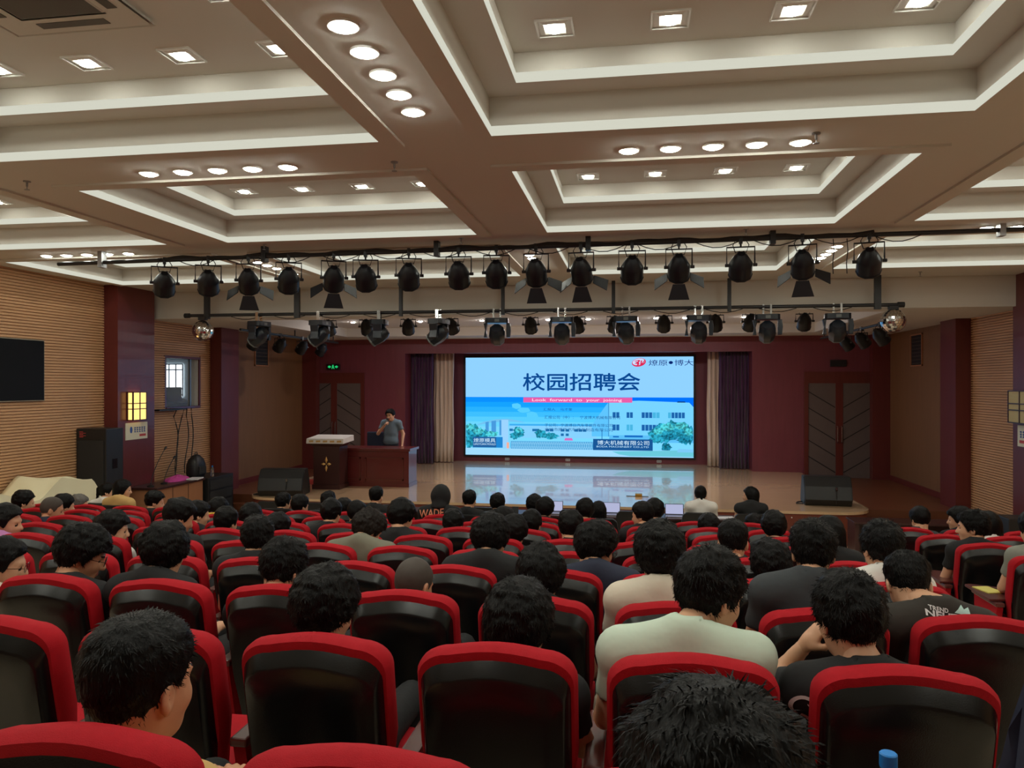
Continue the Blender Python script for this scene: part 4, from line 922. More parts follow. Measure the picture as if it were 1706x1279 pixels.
# ---------------------------------------------------------------- people (signed distance shapes meshed with surface nets)
f32 = np.float32
def surface_nets(Fv, org, h):
    S = Fv < 0; nx, ny, nz = Fv.shape
    c = [(0, 0, 0), (1, 0, 0), (0, 1, 0), (1, 1, 0), (0, 0, 1), (1, 0, 1), (0, 1, 1), (1, 1, 1)]
    sl = lambda A, o: A[o[0]:nx - 1 + o[0], o[1]:ny - 1 + o[1], o[2]:nz - 1 + o[2]]
    cnt = sum(sl(S, o).astype(np.int8) for o in c); mask = (cnt > 0) & (cnt < 8)
    I = np.argwhere(mask); idx = -np.ones(mask.shape, np.int64); idx[mask] = np.arange(len(I))
    V = [Fv[I[:, 0] + o[0], I[:, 1] + o[1], I[:, 2] + o[2]] for o in c]
    acc = np.zeros((len(I), 3), f32); num = np.zeros(len(I), f32)
    for a in range(8):
        for b in range(a + 1, 8):
            d = np.array(c[b]) - np.array(c[a])
            if np.abs(d).sum() != 1: continue
            x = (V[a] < 0) != (V[b] < 0); t = np.where(x, V[a] / np.where(x, V[a] - V[b], 1), 0)
            acc += x[:, None] * (np.array(c[a]) + t[:, None] * d); num += x
    P = (I + acc / num[:, None]) * h + org
    Fs = []
    for ax in range(3):
        u, v = (ax + 1) % 3, (ax + 2) % 3
        A = np.moveaxis(S, (ax, u, v), (0, 1, 2)); B = np.moveaxis(idx, (ax, u, v), (0, 1, 2))
        e = A[:-1, 1:-1, 1:-1] != A[1:, 1:-1, 1:-1]; J = np.argwhere(e)
        if not len(J): continue
        i, j, k = J[:, 0], J[:, 1] + 1, J[:, 2] + 1
        q = np.stack([B[i, j - 1, k - 1], B[i, j, k - 1], B[i, j, k], B[i, j - 1, k]], 1)
        fl = A[i, j, k]; q[~fl] = q[~fl][:, ::-1]; Fs.append(q)
    Q = np.concatenate(Fs); Q = Q[(Q >= 0).all(1)]
    return P.astype(f32), Q
def grid(lo, hi, h):
    ax = [np.arange(a, b + h, h, dtype=f32) for a, b in zip(lo, hi)]
    G = np.stack(np.meshgrid(*ax, indexing='ij'), -1); return G.reshape(-1, 3), G.shape[:3], np.array(lo, f32)
def sdf_mesh(fn, lo, hi, h):
    P, sh, o = grid(lo, hi, h); return surface_nets(fn(P).reshape(sh).astype(f32), o, h)
def smin(a, b, k): t = np.clip(.5 + .5 * (b - a) / k, 0, 1); return b * (1 - t) + a * t - k * t * (1 - t)
def cap(P, a, b, r1, r2=None):
    r2 = r1 if r2 is None else r2; a = np.array(a, f32); b = np.array(b, f32); pa = P - a; ba = b - a
    t = np.clip(pa @ ba / max(1e-9, ba @ ba), 0, 1); d = pa - t[:, None] * ba; return np.sqrt((d * d).sum(1)) - (r1 + (r2 - r1) * t)
def ell(P, c, r, rz=0.0, rx=0.0):
    q = P - np.array(c, f32)
    if rz: cz, sz = math.cos(rz), math.sin(rz); q = np.stack([q[:, 0] * cz + q[:, 1] * sz, -q[:, 0] * sz + q[:, 1] * cz, q[:, 2]], 1)
    if rx: cz, sz = math.cos(rx), math.sin(rx); q = np.stack([q[:, 0], q[:, 1] * cz + q[:, 2] * sz, -q[:, 1] * sz + q[:, 2] * cz], 1)
    r = np.array(r, f32); k0 = np.sqrt(((q / r) ** 2).sum(1)); k1 = np.sqrt(((q / (r * r)) ** 2).sum(1)) + 1e-9; return k0 * (k0 - 1) / k1
def wob(P, s, seed=0.0):
    x, y, z = (P * s + seed).T
    return (np.sin(x + 1.7 * np.sin(y * .8)) + np.sin(y * 1.1 + 1.3 * np.sin(z * .9 + 1)) + np.sin(z * 1.2 + 1.5 * np.sin(x * .7 + 2))) / 3
CR_C, CR_R = (0, -.012, .028), (.079, .101, .099)
def head_sdf(P):
    d = smin(ell(P, CR_C, CR_R), ell(P, (0, .022, -.032), (.066, .074, .088)), .03)
    d = smin(d, ell(P, (0, .052, -.09), (.034, .034, .026)), .03)
    for s in (-1, 1): d = smin(d, ell(P, (s * .036, .058, -.03), (.024, .026, .026)), .02)
    d = smin(d, ell(P, (0, .078, .022), (.052, .018, .012)), .016)
    for s in (-1, 1): d = -smin(-d, ell(P, (s * .032, .096, .0), (.02, .014, .011)), .010)
    d = smin(d, cap(P, (0, .088, .008), (0, .108, -.032), .008, .0145), .012)
    for s in (-1, 1): d = smin(d, ell(P, (s * .013, .098, -.036), (.009, .010, .008)), .008)
    d = smin(d, ell(P, (0, .091, -.062), (.024, .009, .006)), .008); d = smin(d, ell(P, (0, .089, -.072), (.022, .010, .006)), .008)
    for s in (-1, 1):
        e = ell(P, (s * .081, -.012, -.008), (.0095, .021, .034), s * .35); e = np.maximum(e, -ell(P, (s * .094, -.006, -.006), (.011, .013, .022), s * .35)); d = smin(d, e, .008)
    return smin(d, cap(P, (0, -.020, -.05), (0, -.028, -.105), .053, .05), .035)
HEAD = {}
for nm, h in (('hi', .0062), ('lo', .011)):
    v, q = sdf_mesh(head_sdf, (-.11, -.13, -.17), (.11, .14, .145), h)
    c = v[q].mean(1); mi = np.zeros(len(q), np.int32)
    mi[(np.abs(np.abs(c[:, 0]) - .032) < .0135) & (np.abs(c[:, 2]) < .0055) & (c[:, 1] > .07)] = 1
    mi[(np.abs(np.abs(c[:, 0]) - .032) < (.019 if nm == 'hi' else -1)) & (np.abs(c[:, 2] - .024) < .0045) & (c[:, 1] > .07)] = 1
    mi[(np.abs(c[:, 0]) < .023) & (np.abs(c[:, 2] + .067) < .009) & (c[:, 1] > .086)] = 2
    HEAD[nm] = (v, q, mi)
def hair_fn(style, seed):
    rn = random.Random(seed)
    top, side, nape = {'short': (.027, .017, .008), 'mop': (.034, .028, .02), 'buzz': (.008, .005, .003), 'fade': (.026, .005, .002), 'spiky': (.03, .013, .005), 'long': (.022, .026, .03), 'pony': (.016, .014, .014), 'bob': (.028, .032, .03)}[style]
    def fn(P):
        x, y, z = P.T
        up = np.clip((z - .0) / .10, 0, 1); back = np.clip((-y - .02) / .06, 0, 1)
        th = side + (top - side) * up ** 1.2; th = th * (1 - .0 * back) ; low = np.clip((-z - .0) / .07, 0, 1); th = th + (nape - th) * low
        d = ell(P, CR_C, CR_R) - th
        amp = {'buzz': .0008, 'fade': .003, 'pony': .002, 'long': .003}.get(style, .0048)
        d = d + amp * wob(P, 95, seed) + amp * .8 * wob(P, 190, seed * 1.7) + amp * 1.3 * wob(P, 42, seed * .6) * up
        yy = np.array([-.13, -.06, -.03, .0, .022, .045, .075, .10], f32)
        zz = {'mop': [-.10, -.085, -.055, -.01, -.03, .02, .052, .055], 'long': [-.2, -.2, -.15, -.08, -.06, .0, .055, .07], 'bob': [-.12, -.11, -.10, -.07, -.06, .0, .04, .05],
              'buzz': [-.085, -.07, -.045, .0, -.02, .04, .075, .08], 'fade': [-.052, -.042, -.02, .018, .0, .04, .072, .078]}.get(style, [-.09, -.075, -.05, .0, -.025, .03, .066, .072])
        d = np.maximum(d, (np.interp(y, yy, np.array(zz, f32)) + .006 * wob(P, 120, seed + 3) - z) * .8)
        if style == 'pony':
            d = smin(d, ell(P, (0, -.115, .045), (.028, .03, .03)), .02); d = smin(d, cap(P, (0, -.13, .04), (0.012, -.125, -.17), .027, .012) + .004 * wob(P, 120, seed), .02)
        if style == 'long':
            b = np.maximum(ell(P, (0, -.055, -.09), (.105, .07, .2)), y - .02) + .004 * np.sin(x * 220) ; d = smin(d, b, .03)
        return d
    return fn
HAIRC = {}
def hair_mesh(style, seed, hi):
    key = (style, seed, hi)
    if key in HAIRC: return HAIRC[key]
    lo = -.30 if style in ('long', 'pony') else -.14
    v, q = sdf_mesh(hair_fn(style, seed), (-.135, -.18, lo), (.135, .14, .18), .0062 if hi == 2 else .0095 if hi == 1 else .014)
    if hi == 2 and style not in ('buzz',):   # loose strands that break up the outline
        rn = np.random.default_rng(int(seed * 10) + 3); a, b, c = v[q[:, 0]], v[q[:, 1]], v[q[:, 2]]
        nrm = np.cross(b - a, c - a); nrm /= np.linalg.norm(nrm, axis=1)[:, None] + 1e-9
        keep = (c[:, 2] > -.06); ids = np.nonzero(keep)[0]; ids = rn.choice(ids, min(len(ids), 2600), replace=False)
        p = a[ids]; n = nrm[ids]; crown = np.array((.012, -.05, .12), f32); t = p - crown; t -= (t * n).sum(1)[:, None] * n; t /= np.linalg.norm(t, axis=1)[:, None] + 1e-6
        sw = np.cross(n, t); t = t + sw * (.35 + .5 * rn.standard_normal(len(ids))[:, None] * .6); t /= np.linalg.norm(t, axis=1)[:, None]
        L = (.008 + .014 * rn.random(len(ids)))[:, None] * (1.1 if style == 'spiky' else 1.0); lift = .4 if style in ('spiky', 'short') else .2
        wdt = .0011; sd = np.cross(n, t) * wdt
        m1 = p + t * L * .55 + n * L * lift * .6; e = p + t * L + n * L * lift * .75
        N = len(v); k = len(ids); v = np.concatenate([v, p - sd - n * .002, p + sd - n * .002, m1 + sd * .8, m1 - sd * .8, e]).astype(f32)
        i = np.arange(k); q1 = np.stack([N + i, N + k + i, N + 2 * k + i, N + 3 * k + i], 1); t1 = np.stack([N + 3 * k + i, N + 2 * k + i, N + 4 * k + i, N + 4 * k + i], 1)
        q = np.concatenate([q, q1]); tri = t1[:, :3]
    else: tri = np.zeros((0, 3), np.int64)
    me = np_mesh('hair', v, q, tri); HAIRC[key] = me; return me
def np_mesh(name, v, q, tri=None, mi=None):
    me = bpy.data.meshes.new(name); nq = len(q); nt = 0 if tri is None else len(tri)
    me.vertices.add(len(v)); me.vertices.foreach_set('co', v.astype(f32).ravel())
    li = np.concatenate([q.ravel(), tri.ravel()]) if nt else q.ravel(); me.loops.add(len(li)); me.loops.foreach_set('vertex_index', li.astype(np.int32))
    me.polygons.add(nq + nt); st = np.concatenate([np.arange(nq) * 4, nq * 4 + np.arange(nt) * 3]); me.polygons.foreach_set('loop_start', st.astype(np.int32))
    me.polygons.foreach_set('use_smooth', np.ones(nq + nt, bool))
    if mi is not None: me.polygons.foreach_set('material_index', mi.astype(np.int32))
    me.update(); me.validate(); return me
# hands: wrist at the origin, fingers along +Y, palm down, thumb towards -X (right hand)
def hand_sdf(curl):
    def fn(P):
        d = ell(P, (0, .045, 0), (.038, .05, .015)); d = smin(d, cap(P, (0, -.03, 0), (0, .02, 0), .024, .026), .02)
        for i, (x, L) in enumerate(((-.028, .068), (-.009, .077), (.010, .072), (.028, .056))):
            a = np.array((x, .082 - .004 * abs(i - 1), 0)); ang = 0
            for s, fr in enumerate((.45, .32, .26)):
                ang += curl * (1.0 if s else .7); b = a + np.array((x * .12, L * fr * math.cos(ang), -L * fr * math.sin(ang))); d = smin(d, cap(P, a, b, .0088 - .001 * s, .0082 - .001 * s), .006); a = b
        a = np.array((-.03, .022, -.004)); b = a + np.array((-.026, .03, -.012)); c = b + np.array((-.004 + .012 * curl, .03, -.008 - .012 * curl)); d = smin(d, cap(P, a, b, .013, .0105), .012); return smin(d, cap(P, b, c, .0105, .0085), .006)
    return fn
HAND = {k: sdf_mesh(hand_sdf(c), (-.085, -.065, -.11), (.06, .19, .04), .0055) for k, c in (('relaxed', .42), ('grip', 1.15), ('fist', 1.3))}
def hand_at(kind, wrist, direction, palm, right):
    v, q = HAND[kind]; v = v.copy(); q = q.copy()
    if not right: v[:, 0] *= -1; q = q[:, ::-1]
    y = np.array(direction, float); y /= np.linalg.norm(y); z = -np.array(palm, float); z -= z @ y * y; z /= np.linalg.norm(z) + 1e-9; x = np.cross(y, z)
    return (v @ np.stack([x, y, z]).astype(f32) + np.array(wrist, f32)).astype(f32), q
def legs_sdf(P, infl=0.0):
    d = ell(P, (0, .37, .52), (.175, .15, .11))
    for s in (-1, 1):
        d = smin(d, cap(P, (s * .09, .38, .53), (s * .12, .78, .535), .082, .062), .04); d = smin(d, cap(P, (s * .12, .79, .52), (s * .115, .80, .1), .06, .045), .02)
    return d - infl
LEGV, LEGQ = sdf_mesh(lambda P: np.maximum(legs_sdf(P, .004), .1 - P[:, 2]), (-.25, .16, .07), (.25, .9, .68), .024)
def shoe_sdf(P):
    d = None
    for s in (-1, 1):
        e = np.maximum(cap(P, (s * .115, .79, .05), (s * .12, .93, .035), .048, .042), .004 - P[:, 2]); d = e if d is None else np.minimum(d, e)
    return d
SHOV, SHOQ = sdf_mesh(shoe_sdf, (-.2, .7, -.02), (.2, 1.0, .12), .02)
LEG_ME = np_mesh('trousers', np.concatenate([LEGV, SHOV]), np.concatenate([LEGQ, SHOQ + len(LEGV)]), None, np.concatenate([np.zeros(len(LEGQ)), np.ones(len(SHOQ))]))
LEG_ME.materials.append(M['sh_black']); LEG_ME.materials.append(M['shoe'])
LEG_ME2 = LEG_ME.copy(); LEG_ME2.materials[0] = M['jeans']
def rot_np(rz, rx, ry=0.0): return np.array((Matrix.Rotation(rz, 3, 'Z') @ Matrix.Rotation(rx, 3, 'X') @ Matrix.Rotation(ry, 3, 'Y')), dtype=f32)
PEOPLE = {}
def torso_parts(N, pel, wide=1.0):
    C = (N[0] * .9 + pel[0] * .1, N[1] * .85 + pel[1] * .15 + .005, N[2] - .2); B = tuple(.45 * c + .55 * p for c, p in zip(C, pel))
    S = [(N[0] + s * .17 * wide, N[1] + .005, N[2] - .072) for s in (-1, 1)]
    return C, B, S
def person(label, loc, head, h_scale=1.06, turn=0, pitch=0, roll=0, hair='short', hseed=1, hmat='hair', shirt='sh_black', sleeve='short', wide=1.0, lod=1,
           skin='skin', arms=None, hands=('relaxed', 'relaxed'), legs=True, jeans=False, group=None, rz=0.0, stand=False, hood=False, neck_fwd=.05, collar=.066, hunch=.2, nx=0.0):
    """loc: floor point; head: centre of the head in local coordinates, local +Y is the way the body faces"""
    t = thing('person', label, 'person', loc, (0, 0, rz), group)
    Rh = rot_np(-R(turn), -R(pitch), R(roll)); H = np.array(head, f32); hs = h_scale
    N = (H[0] + nx, H[1] - neck_fwd - .03 - .0012 * max(0, pitch) - .05 * hunch, H[2] - .118 * hs + .075 * hunch)                    # base of the neck
    pel = (H[0] * .2, .36, .52) if not stand else (H[0] * .9, H[1] - .03, .95)
    C, B, S = torso_parts(N, pel, wide)
    if arms is None:
        arms = []
        for s in (-1, 1):
            sh = S[0 if s < 0 else 1]; el = (sh[0] + s * .055, sh[1] + .09, max(.60, sh[2] - .26)); wr = (s * .09 + H[0] * .4, max(el[1] + .2, .52), .64); arms.append((sh, el, wr))
    else:
        if callable(arms): arms = arms(lambda px, py, Y: (px_x(px, Y) - loc[0], Y - loc[1], px_z(px, py, Y) - loc[2]))
        arms = [(S[i], a[0], a[1]) for i, a in enumerate(arms)]
    hres = {2: .0155, 1: .02, 0: .026}[lod]
    def torso(P, infl):
        d = ell(P, C, (.158 * wide, .112, .185)); d = smin(d, ell(P, B, (.148 * wide, .115, .17)), .07); d = smin(d, ell(P, pel, (.165 * wide, .125, .11)), .06)
        d = smin(d, cap(P, S[0], S[1], .062), .06)
        for i in (0, 1): d = smin(d, cap(P, (N[0], N[1], N[2] + .0), S[i], .052, .06), .04)
        return d - infl
    def body(P):
        d = torso(P, -.014); d = smin(d, cap(P, N, H + Rh @ np.array((0, -.022, -.055), f32) * hs, .056, .052), .03)
        for sh, el, wr in arms: d = smin(d, cap(P, sh, el, .05, .041), .02); d = smin(d, cap(P, el, wr, .041, .027), .015)
        return d
    pts = np.array([p for a in arms for p in a] + [H, N, pel, C]); lo = pts.min(0) - .2; hi = pts.max(0) + .14
    hi[2] = max(N[2] + .12, max(a[2][2] for a in arms) + .08, max(a[1][2] for a in arms) + .08)
    lo[2] = .38 if not stand else .75
    if stand: lo[2] = .70
    v, q = sdf_mesh(body, tuple(lo), tuple(hi), hres); mi = np.zeros(len(q), np.int32)
    hv, hq, hm = HEAD['hi' if lod == 2 else 'lo']; hv2 = (hv * hs) @ Rh.T + H
    V, Q, MI = [v, hv2], [q, hq + len(v)], [mi, hm]
    n = len(v) + len(hv2)
    for i, (sh, el, wr) in enumerate(arms):
        if lod == 0: continue
        di = np.array(wr) - np.array(el); palm = (0, 0, -1) if not hands[i].startswith('grip') else (1 if i == 0 else -1, 0, 0)
        if abs(di[2]) > .8 * np.linalg.norm(di): palm = (1 if i == 0 else -1, 0.2, 0)
        a, b = hand_at(hands[i], np.array(wr) + di / np.linalg.norm(di) * .012, di, palm, i == 1); V.append(a); Q.append(b + n); MI.append(np.zeros(len(b), np.int32)); n += len(a)
    me = np_mesh('body', np.concatenate(V), np.concatenate(Q), None, np.concatenate(MI))
    for m in (skin, 'eye', 'lip'): me.materials.append(M[m])
    link('body', me, t)
    ext = {'short': .62, 'long': 2.0, 'none': .22}[sleeve]
    def shirt_fn(P):
        d = torso(P, .012)
        for i, (sh, el, wr) in enumerate(arms):
            a, b = np.array(sh), np.array(el); dr = (b - a); L = np.linalg.norm(dr); dr = dr / L; c = cap(P, a, b, .064, .056)
            if ext < 1: c = np.maximum(c, ((P - a.astype(f32)) @ dr.astype(f32)) - L * ext)
            d = smin(d, c, .03)
            if ext > 1: w_ = np.array(wr); c2 = cap(P, b, w_, .054, .04); d2 = (w_ - b) / np.linalg.norm(w_ - b); c2 = np.maximum(c2, (P - w_.astype(f32)) @ d2.astype(f32) + .02); d = smin(d, c2, .02)
        d = d + .0035 * wob(P, 26, hseed) * (lod > 0)
        d = np.maximum(d, -cap(P, (N[0], N[1] + .012, N[2] - .015), tuple(H + Rh @ np.array((0, -.022, -.055), f32) * hs), collar))
        d = np.maximum(d, P[:, 2] - (N[2] + .062)) if not hood else d
        return np.maximum(d, (.46 if not stand else .84) - P[:, 2])
    sv, sq = sdf_mesh(shirt_fn, tuple(lo), tuple(hi), hres); sm = np_mesh('shirt', sv, sq); sm.materials.append(M[shirt]); so = link('shirt', sm, t)
    if hood:
        def hood_fn(P):
            q_ = (P - H) @ Rh
            d = ell(q_, (0, -.02, .02), (.125, .14, .145)); d = smin(d, cap(P, N, (H[0], H[1] - .04, H[2] - .08), .105, .1), .04)
            return np.maximum(np.maximum(d, -ell(q_, (0, .03, -.01), (.1, .16, .12))), (N[2] - .0) - P[:, 2]) + .004 * wob(P, 30)
        a, b = sdf_mesh(hood_fn, tuple(H - .26), tuple(H + .24), .014); m_ = np_mesh('hood', a, b); m_.materials.append(M[shirt]); link('hood', m_, t)
    hm_ = hair_mesh(hair, hseed, lod)
    ho = link('hair', hm_, t); ho.matrix_local = Matrix.Translation(Vector(H.tolist())) @ Matrix(Rh.tolist()).to_4x4() @ Matrix.Scale(hs, 4)
    if not hm_.materials: hm_.materials.append(None)
    ho.material_slots[0].link = 'OBJECT'; ho.material_slots[0].material = M[hmat]
    if legs and not stand: link('trousers', LEG_ME2 if jeans else LEG_ME, t, (H[0] * .1, 0, 0))
    return t, so, (sv, sq), H, N, Rh
def glasses(t, H, Rh, hs=1.06):
    mb = MB(); mt = Matrix.Translation(Vector(H.tolist())) @ Matrix(Rh.tolist()).to_4x4() @ Matrix.Scale(hs, 4)
    for s in (-1, 1): mb.tube([mt @ Vector((s * .032 + .023 * math.cos(a), .108, .0 + .019 * math.sin(a))) for a in [2 * math.pi * i / 14 for i in range(15)]], .0017, 5); mb.tube([mt @ Vector(p) for p in ((s * .055, .106, .004), (s * .078, .06, .006), (s * .085, -.01, .004))], .0016, 5)
    mb.tube([mt @ Vector((-.009, .11, .004)), mt @ Vector((.009, .11, .004))], .0016, 5); mb.build('glasses', 'black_gloss', t, True)
def shirt_print(t, so, mesh, body, cx, cz, w_, h_, matname, bold=.01, slant=0.0, polys=None, name='shirt_lettering'):
    """flat print wrapped onto the back of the shirt (seen from behind: reads along local +X)"""
    bv = BVHTree.FromPolygons([Vector(p.tolist()) for p in mesh[0]], [tuple(int(i) for i in f) for f in mesh[1]])
    if polys is None:
        o = text_mesh(name, body, w_, h_, matname, t, None, bold); me = o.data
    else:
        me = bpy.data.meshes.new(name); vs = [(x, y, 0) for p in polys for x, y in p]; fs = []; n = 0
        for p in polys: fs.append(tuple(range(n, n + len(p)))); n += len(p)
        me.from_pydata(vs, [], fs); me.materials.append(M[matname]); o = link(name, me, t)
    bm = bmesh.new(); bm.from_mesh(me); bmesh.ops.triangulate(bm, faces=bm.faces); bmesh.ops.subdivide_edges(bm, edges=[e for e in bm.edges if e.calc_length() > .03], cuts=2, use_grid_fill=True); bm.to_mesh(me); bm.free()
    for v in me.vertices:
        x, z = v.co.x + cx, v.co.y + cz + slant * v.co.x; hit = bv.ray_cast(Vector((x, -1, z)), Vector((0, 1, 0)))
        y = hit[0].y - .0035 if hit[0] else None
        if y is None: nr = bv.find_nearest(Vector((x, -.2, z)))[0]; x, y, z = nr.x, nr.y - .004, nr.z
        v.co = (x, y, z)
    me.update(); return o
CROWD = []; SEATED = {}
def sit(px, py, k, label, lean=0.0, side=0.0, **kw):
    """place a seated person so that the top of the hair is seen at pixel (px, py); k is the seat row"""
    lean = lean + .06 * kw.get('hunch', .2); Y = row_y(k) + .33 + lean; X = px_x(px, Y); Z = px_z(px, py, Y); fz = floor_z(row_y(k) + .3); hs = kw.get('h_scale', 1.06)
    st = seat_near(k, X); bx = st.location.x + side
    if abs(st.location.x - X) < .34: st['label'] = 'red seat of the ' + label; st['group'] = 'occupied red auditorium seats'
    else: bx = X
    top = .15 * hs * (1.0 if kw.get('pitch', 0) < 25 else .97) + (.03 if kw.get('hood') else 0)
    hc = (X - bx, .33 + lean, Z - fz - top)
    CROWD.append((label, round(Z - fz, 2), round(X - st.location.x, 2))); SEATED.setdefault(st.name, []).append((k, round(X, 2), round(st.location.x, 2), label))
    return person(label, (bx, row_y(k), fz), hc, **kw)
# the crowd, nearest rows first: (pixel x, pixel y of the hair top, row)
a = sit(1190, 1152, -1, 'person with spiky black hair and peach top in the rearmost seat', lean=.2, lod=2, hair='spiky', hseed=1.3, shirt='sh_pink', turn=4, pitch=24, h_scale=1.13, hunch=.2)
a = sit(236, 1019, 0, 'person with neat black haircut and tanned neck in the last row', lod=2, hair='fade', hseed=2.1, shirt='sh_tan', turn=13, pitch=2, h_scale=1.2, skin='skin_tan', hunch=0)
a = sit(865, 967, 1, 'person with smooth straight black hair slumped low behind a red seat', lod=2, hair='mop', hseed=3.2, turn=12, pitch=16, h_scale=1.1)
a = sit(542, 945, 1, 'person with tousled black hair and black top above a red seat', lod=2, hair='mop', hseed=4.4, turn=18, pitch=14, h_scale=1.06)
a = sit(1183, 912, 1, 'person in a mint green T-shirt turning to the right', lod=2, hair='short', hseed=5.1, shirt='sh_mint', turn=52, pitch=16, h_scale=1.10, wide=1.22, lean=.02, hunch=.55, nx=-.09, side=-.02)
a = sit(1414, 950, 1, 'person in a black printed T-shirt resting the chin on a fist', lod=2, hair='short', hseed=6.6, turn=-14, pitch=8, h_scale=1.08, wide=1.05, nx=.03, lean=.02, hunch=0, hands=('fist', 'relaxed'),
        arms=lambda g: [(g(1287, 1135, 2.84), g(1338, 1078, 2.80)), ((.26, .36, .66), (.12, .55, .64))])
t, so, ms, H, N, Rh = a
def arc(cx, cy, r, a0, a1, w_=.011, n=14):
    o = [(cx + (r + w_ / 2) * math.cos(R(a0 + (a1 - a0) * i / n)), cy + (r + w_ / 2) * math.sin(R(a0 + (a1 - a0) * i / n))) for i in range(n + 1)]; i_ = [(cx + (r - w_ / 2) * math.cos(R(a0 + (a1 - a0) * i / n)), cy + (r - w_ / 2) * math.sin(R(a0 + (a1 - a0) * i / n))) for i in range(n + 1)]
    return [[o[k], o[k + 1], i_[k + 1], i_[k]] for k in range(n)]
LP = lambda px, py, Y: (px_x(px, Y) - t.location.x, px_z(px, py, Y) - t.location.z)
sx, sz = LP(1334, 1185, 2.52)
shirt_print(t, so, ms, '', sx, sz, 0, 0, 'print_white', polys=arc(.0, .03, .035, 20, 250) + arc(-.01, -.035, .036, -170, 80), name='shirt_script')
a = sit(1513, 920, 2, 'person in a brown-black T-shirt with white lettering bowing the head', lod=2, hair='fade', hseed=7.2, shirt='sh_brownblack', turn=6, pitch=34, h_scale=1.02, wide=1.0, hunch=.95, nx=.06)
t, so, ms, H, N, Rh = a
(a1, b1), (a2, b2), (a3, b3) = LP(1546, 1001, 3.5), LP(1557, 1011, 3.5), LP(1594, 1005, 3.45)
shirt_print(t, so, ms, 'TREND', a1, b1, .07, .017, 'print_white', .02, -.12); shirt_print(t, so, ms, 'NEUTR', a2, b2, .15, .024, 'print_white', .03, -.12)
shirt_print(t, so, ms, '', a3, b3, 0, 0, 'print_mint', polys=[[(-.035, -.02), (.02, .018), (.03, -.005), (.03, -.035)]], name='shirt_patch')
a = sit(1354, 866, 2, 'person in a charcoal T-shirt with prominent ears sitting upright', lod=2, hair='spiky', hseed=8.1, shirt='sh_char', turn=4, pitch=6, h_scale=1.0, wide=1.08, lean=.02, hunch=.4, nx=-.03)
a = sit(1098, 868, 2, 'person with tall curly black hair and a light grey-beige shirt', lod=2, hair='mop', hseed=9.4, shirt='sh_beige', turn=-4, pitch=4, h_scale=1.08)
a = sit(902, 905, 2, 'person with thick black hair and glasses before the screen centre', lod=2, hair='bob', hseed=10.2, turn=22, pitch=12, h_scale=1.02); glasses(a[0], a[3], a[5], 1.02)
a = sit(690, 924, 2, 'person with cropped brown hair slumped behind a red seat', lod=2, hair='buzz', hseed=11.0, hmat='stubble', turn=22, pitch=18, h_scale=1.0, skin='skin_tan')
a = sit(472, 896, 2, 'person with layered black hair and bare neck looking down', lod=2, hair='short', hseed=12.3, turn=14, pitch=22, h_scale=1.08)
a = sit(275, 870, 2, 'person with blunt black hair over a wide neck and black T-shirt', lod=2, hair='mop', hseed=13.7, turn=-10, pitch=10, h_scale=1.06, wide=.98, hunch=.4)
a = sit(137, 873, 2, 'person with glasses and black top turning down right', lod=2, hair='mop', hseed=14.5, turn=55, pitch=22, h_scale=1.08, skin='skin_tan'); glasses(a[0], a[3], a[5], 1.08)
a = sit(4, 893, 2, 'person in glasses and beige sleeve behind the lilac T-shirt', lod=1, hair='short', hseed=15.1, shirt='sh_beige', turn=60, pitch=8); glasses(a[0], a[3], a[5])
a = sit(993, 868, 3, 'person with wavy hair and glasses in T-shirt marked W', lod=2, hair='mop', hseed=16.2, shirt='sh_navy', turn=48, pitch=18, h_scale=1.08, wide=1.15, hunch=.5); glasses(a[0], a[3], a[5], 1.08)
shirt_print(a[0], a[1], a[2], 'W', a[3][0] + .13, a[4][2] - .1, .03, .03, 'print_white', .01)
a = sit(817, 856, 3, 'person in black T-shirt with bare neck below the LED screen', lod=2, hair='mop', hseed=17.5, turn=18, pitch=20, h_scale=1.06, wide=1.15, hunch=.6)
a = sit(430, 858, 3, 'person with an upright brush cut and slim neck', lod=2, hair='short', hseed=18.2, turn=-4, pitch=4, h_scale=1.0)
a = sit(1284, 900, 3, 'person with rounded black hair low beside the charcoal T-shirt', lod=2, hair='mop', hseed=19.0, turn=0, pitch=20, h_scale=1.05)
a = sit(1468, 865, 3, 'person with thick black hair and a white collar', lod=2, hair='short', hseed=20.8, shirt='sh_white', turn=-10, pitch=2, h_scale=1.08)
a = sit(10, 838, 4, 'person in a lilac T-shirt in profile at the left end', lod=1, hair='short', hseed=21.4, shirt='sh_purple', turn=72, pitch=4, h_scale=1.12, skin='skin_tan', hunch=.7, wide=1.25)
a = sit(188, 850, 4, 'person with a white collar facing right behind the one with glasses', lod=1, hair='mop', hseed=22.1, shirt='sh_white', turn=58, pitch=6)
a = sit(613, 849, 4, 'person in an olive grey T-shirt with long bangs bending right', lod=2, hair='mop', hseed=23.3, hmat='hair_brown', shirt='sh_olive', turn=36, pitch=34, h_scale=1.05, wide=1.2, hunch=.9)
a = sit(1221, 865, 4, 'person with flat-topped hair and bare nape beside the curly head', lod=2, hair='fade', hseed=24.6, turn=6, pitch=12, h_scale=1.12)
a = sit(298, 829, 4, 'person in a black jacket leaning right near the side desk', lod=1, hair='short', hseed=25.2, turn=38, pitch=22, h_scale=1.06, wide=1.05, skin='skin_tan')
a = sit(377, 843, 5, 'person with round cropped hair behind the yellow top', lod=1, hair='short', hseed=26.0, wide=.94, turn=10, pitch=10, h_scale=1.02)
a = sit(463, 853, 5, 'person half hidden beside the brush cut head', lod=1, hair='short', hseed=27.1, wide=.94, turn=20, pitch=14)
a = sit(552, 830, 6, 'person with square black hair and black T-shirt before the lectern', lod=1, hair='short', hseed=28.7, turn=6, pitch=10)
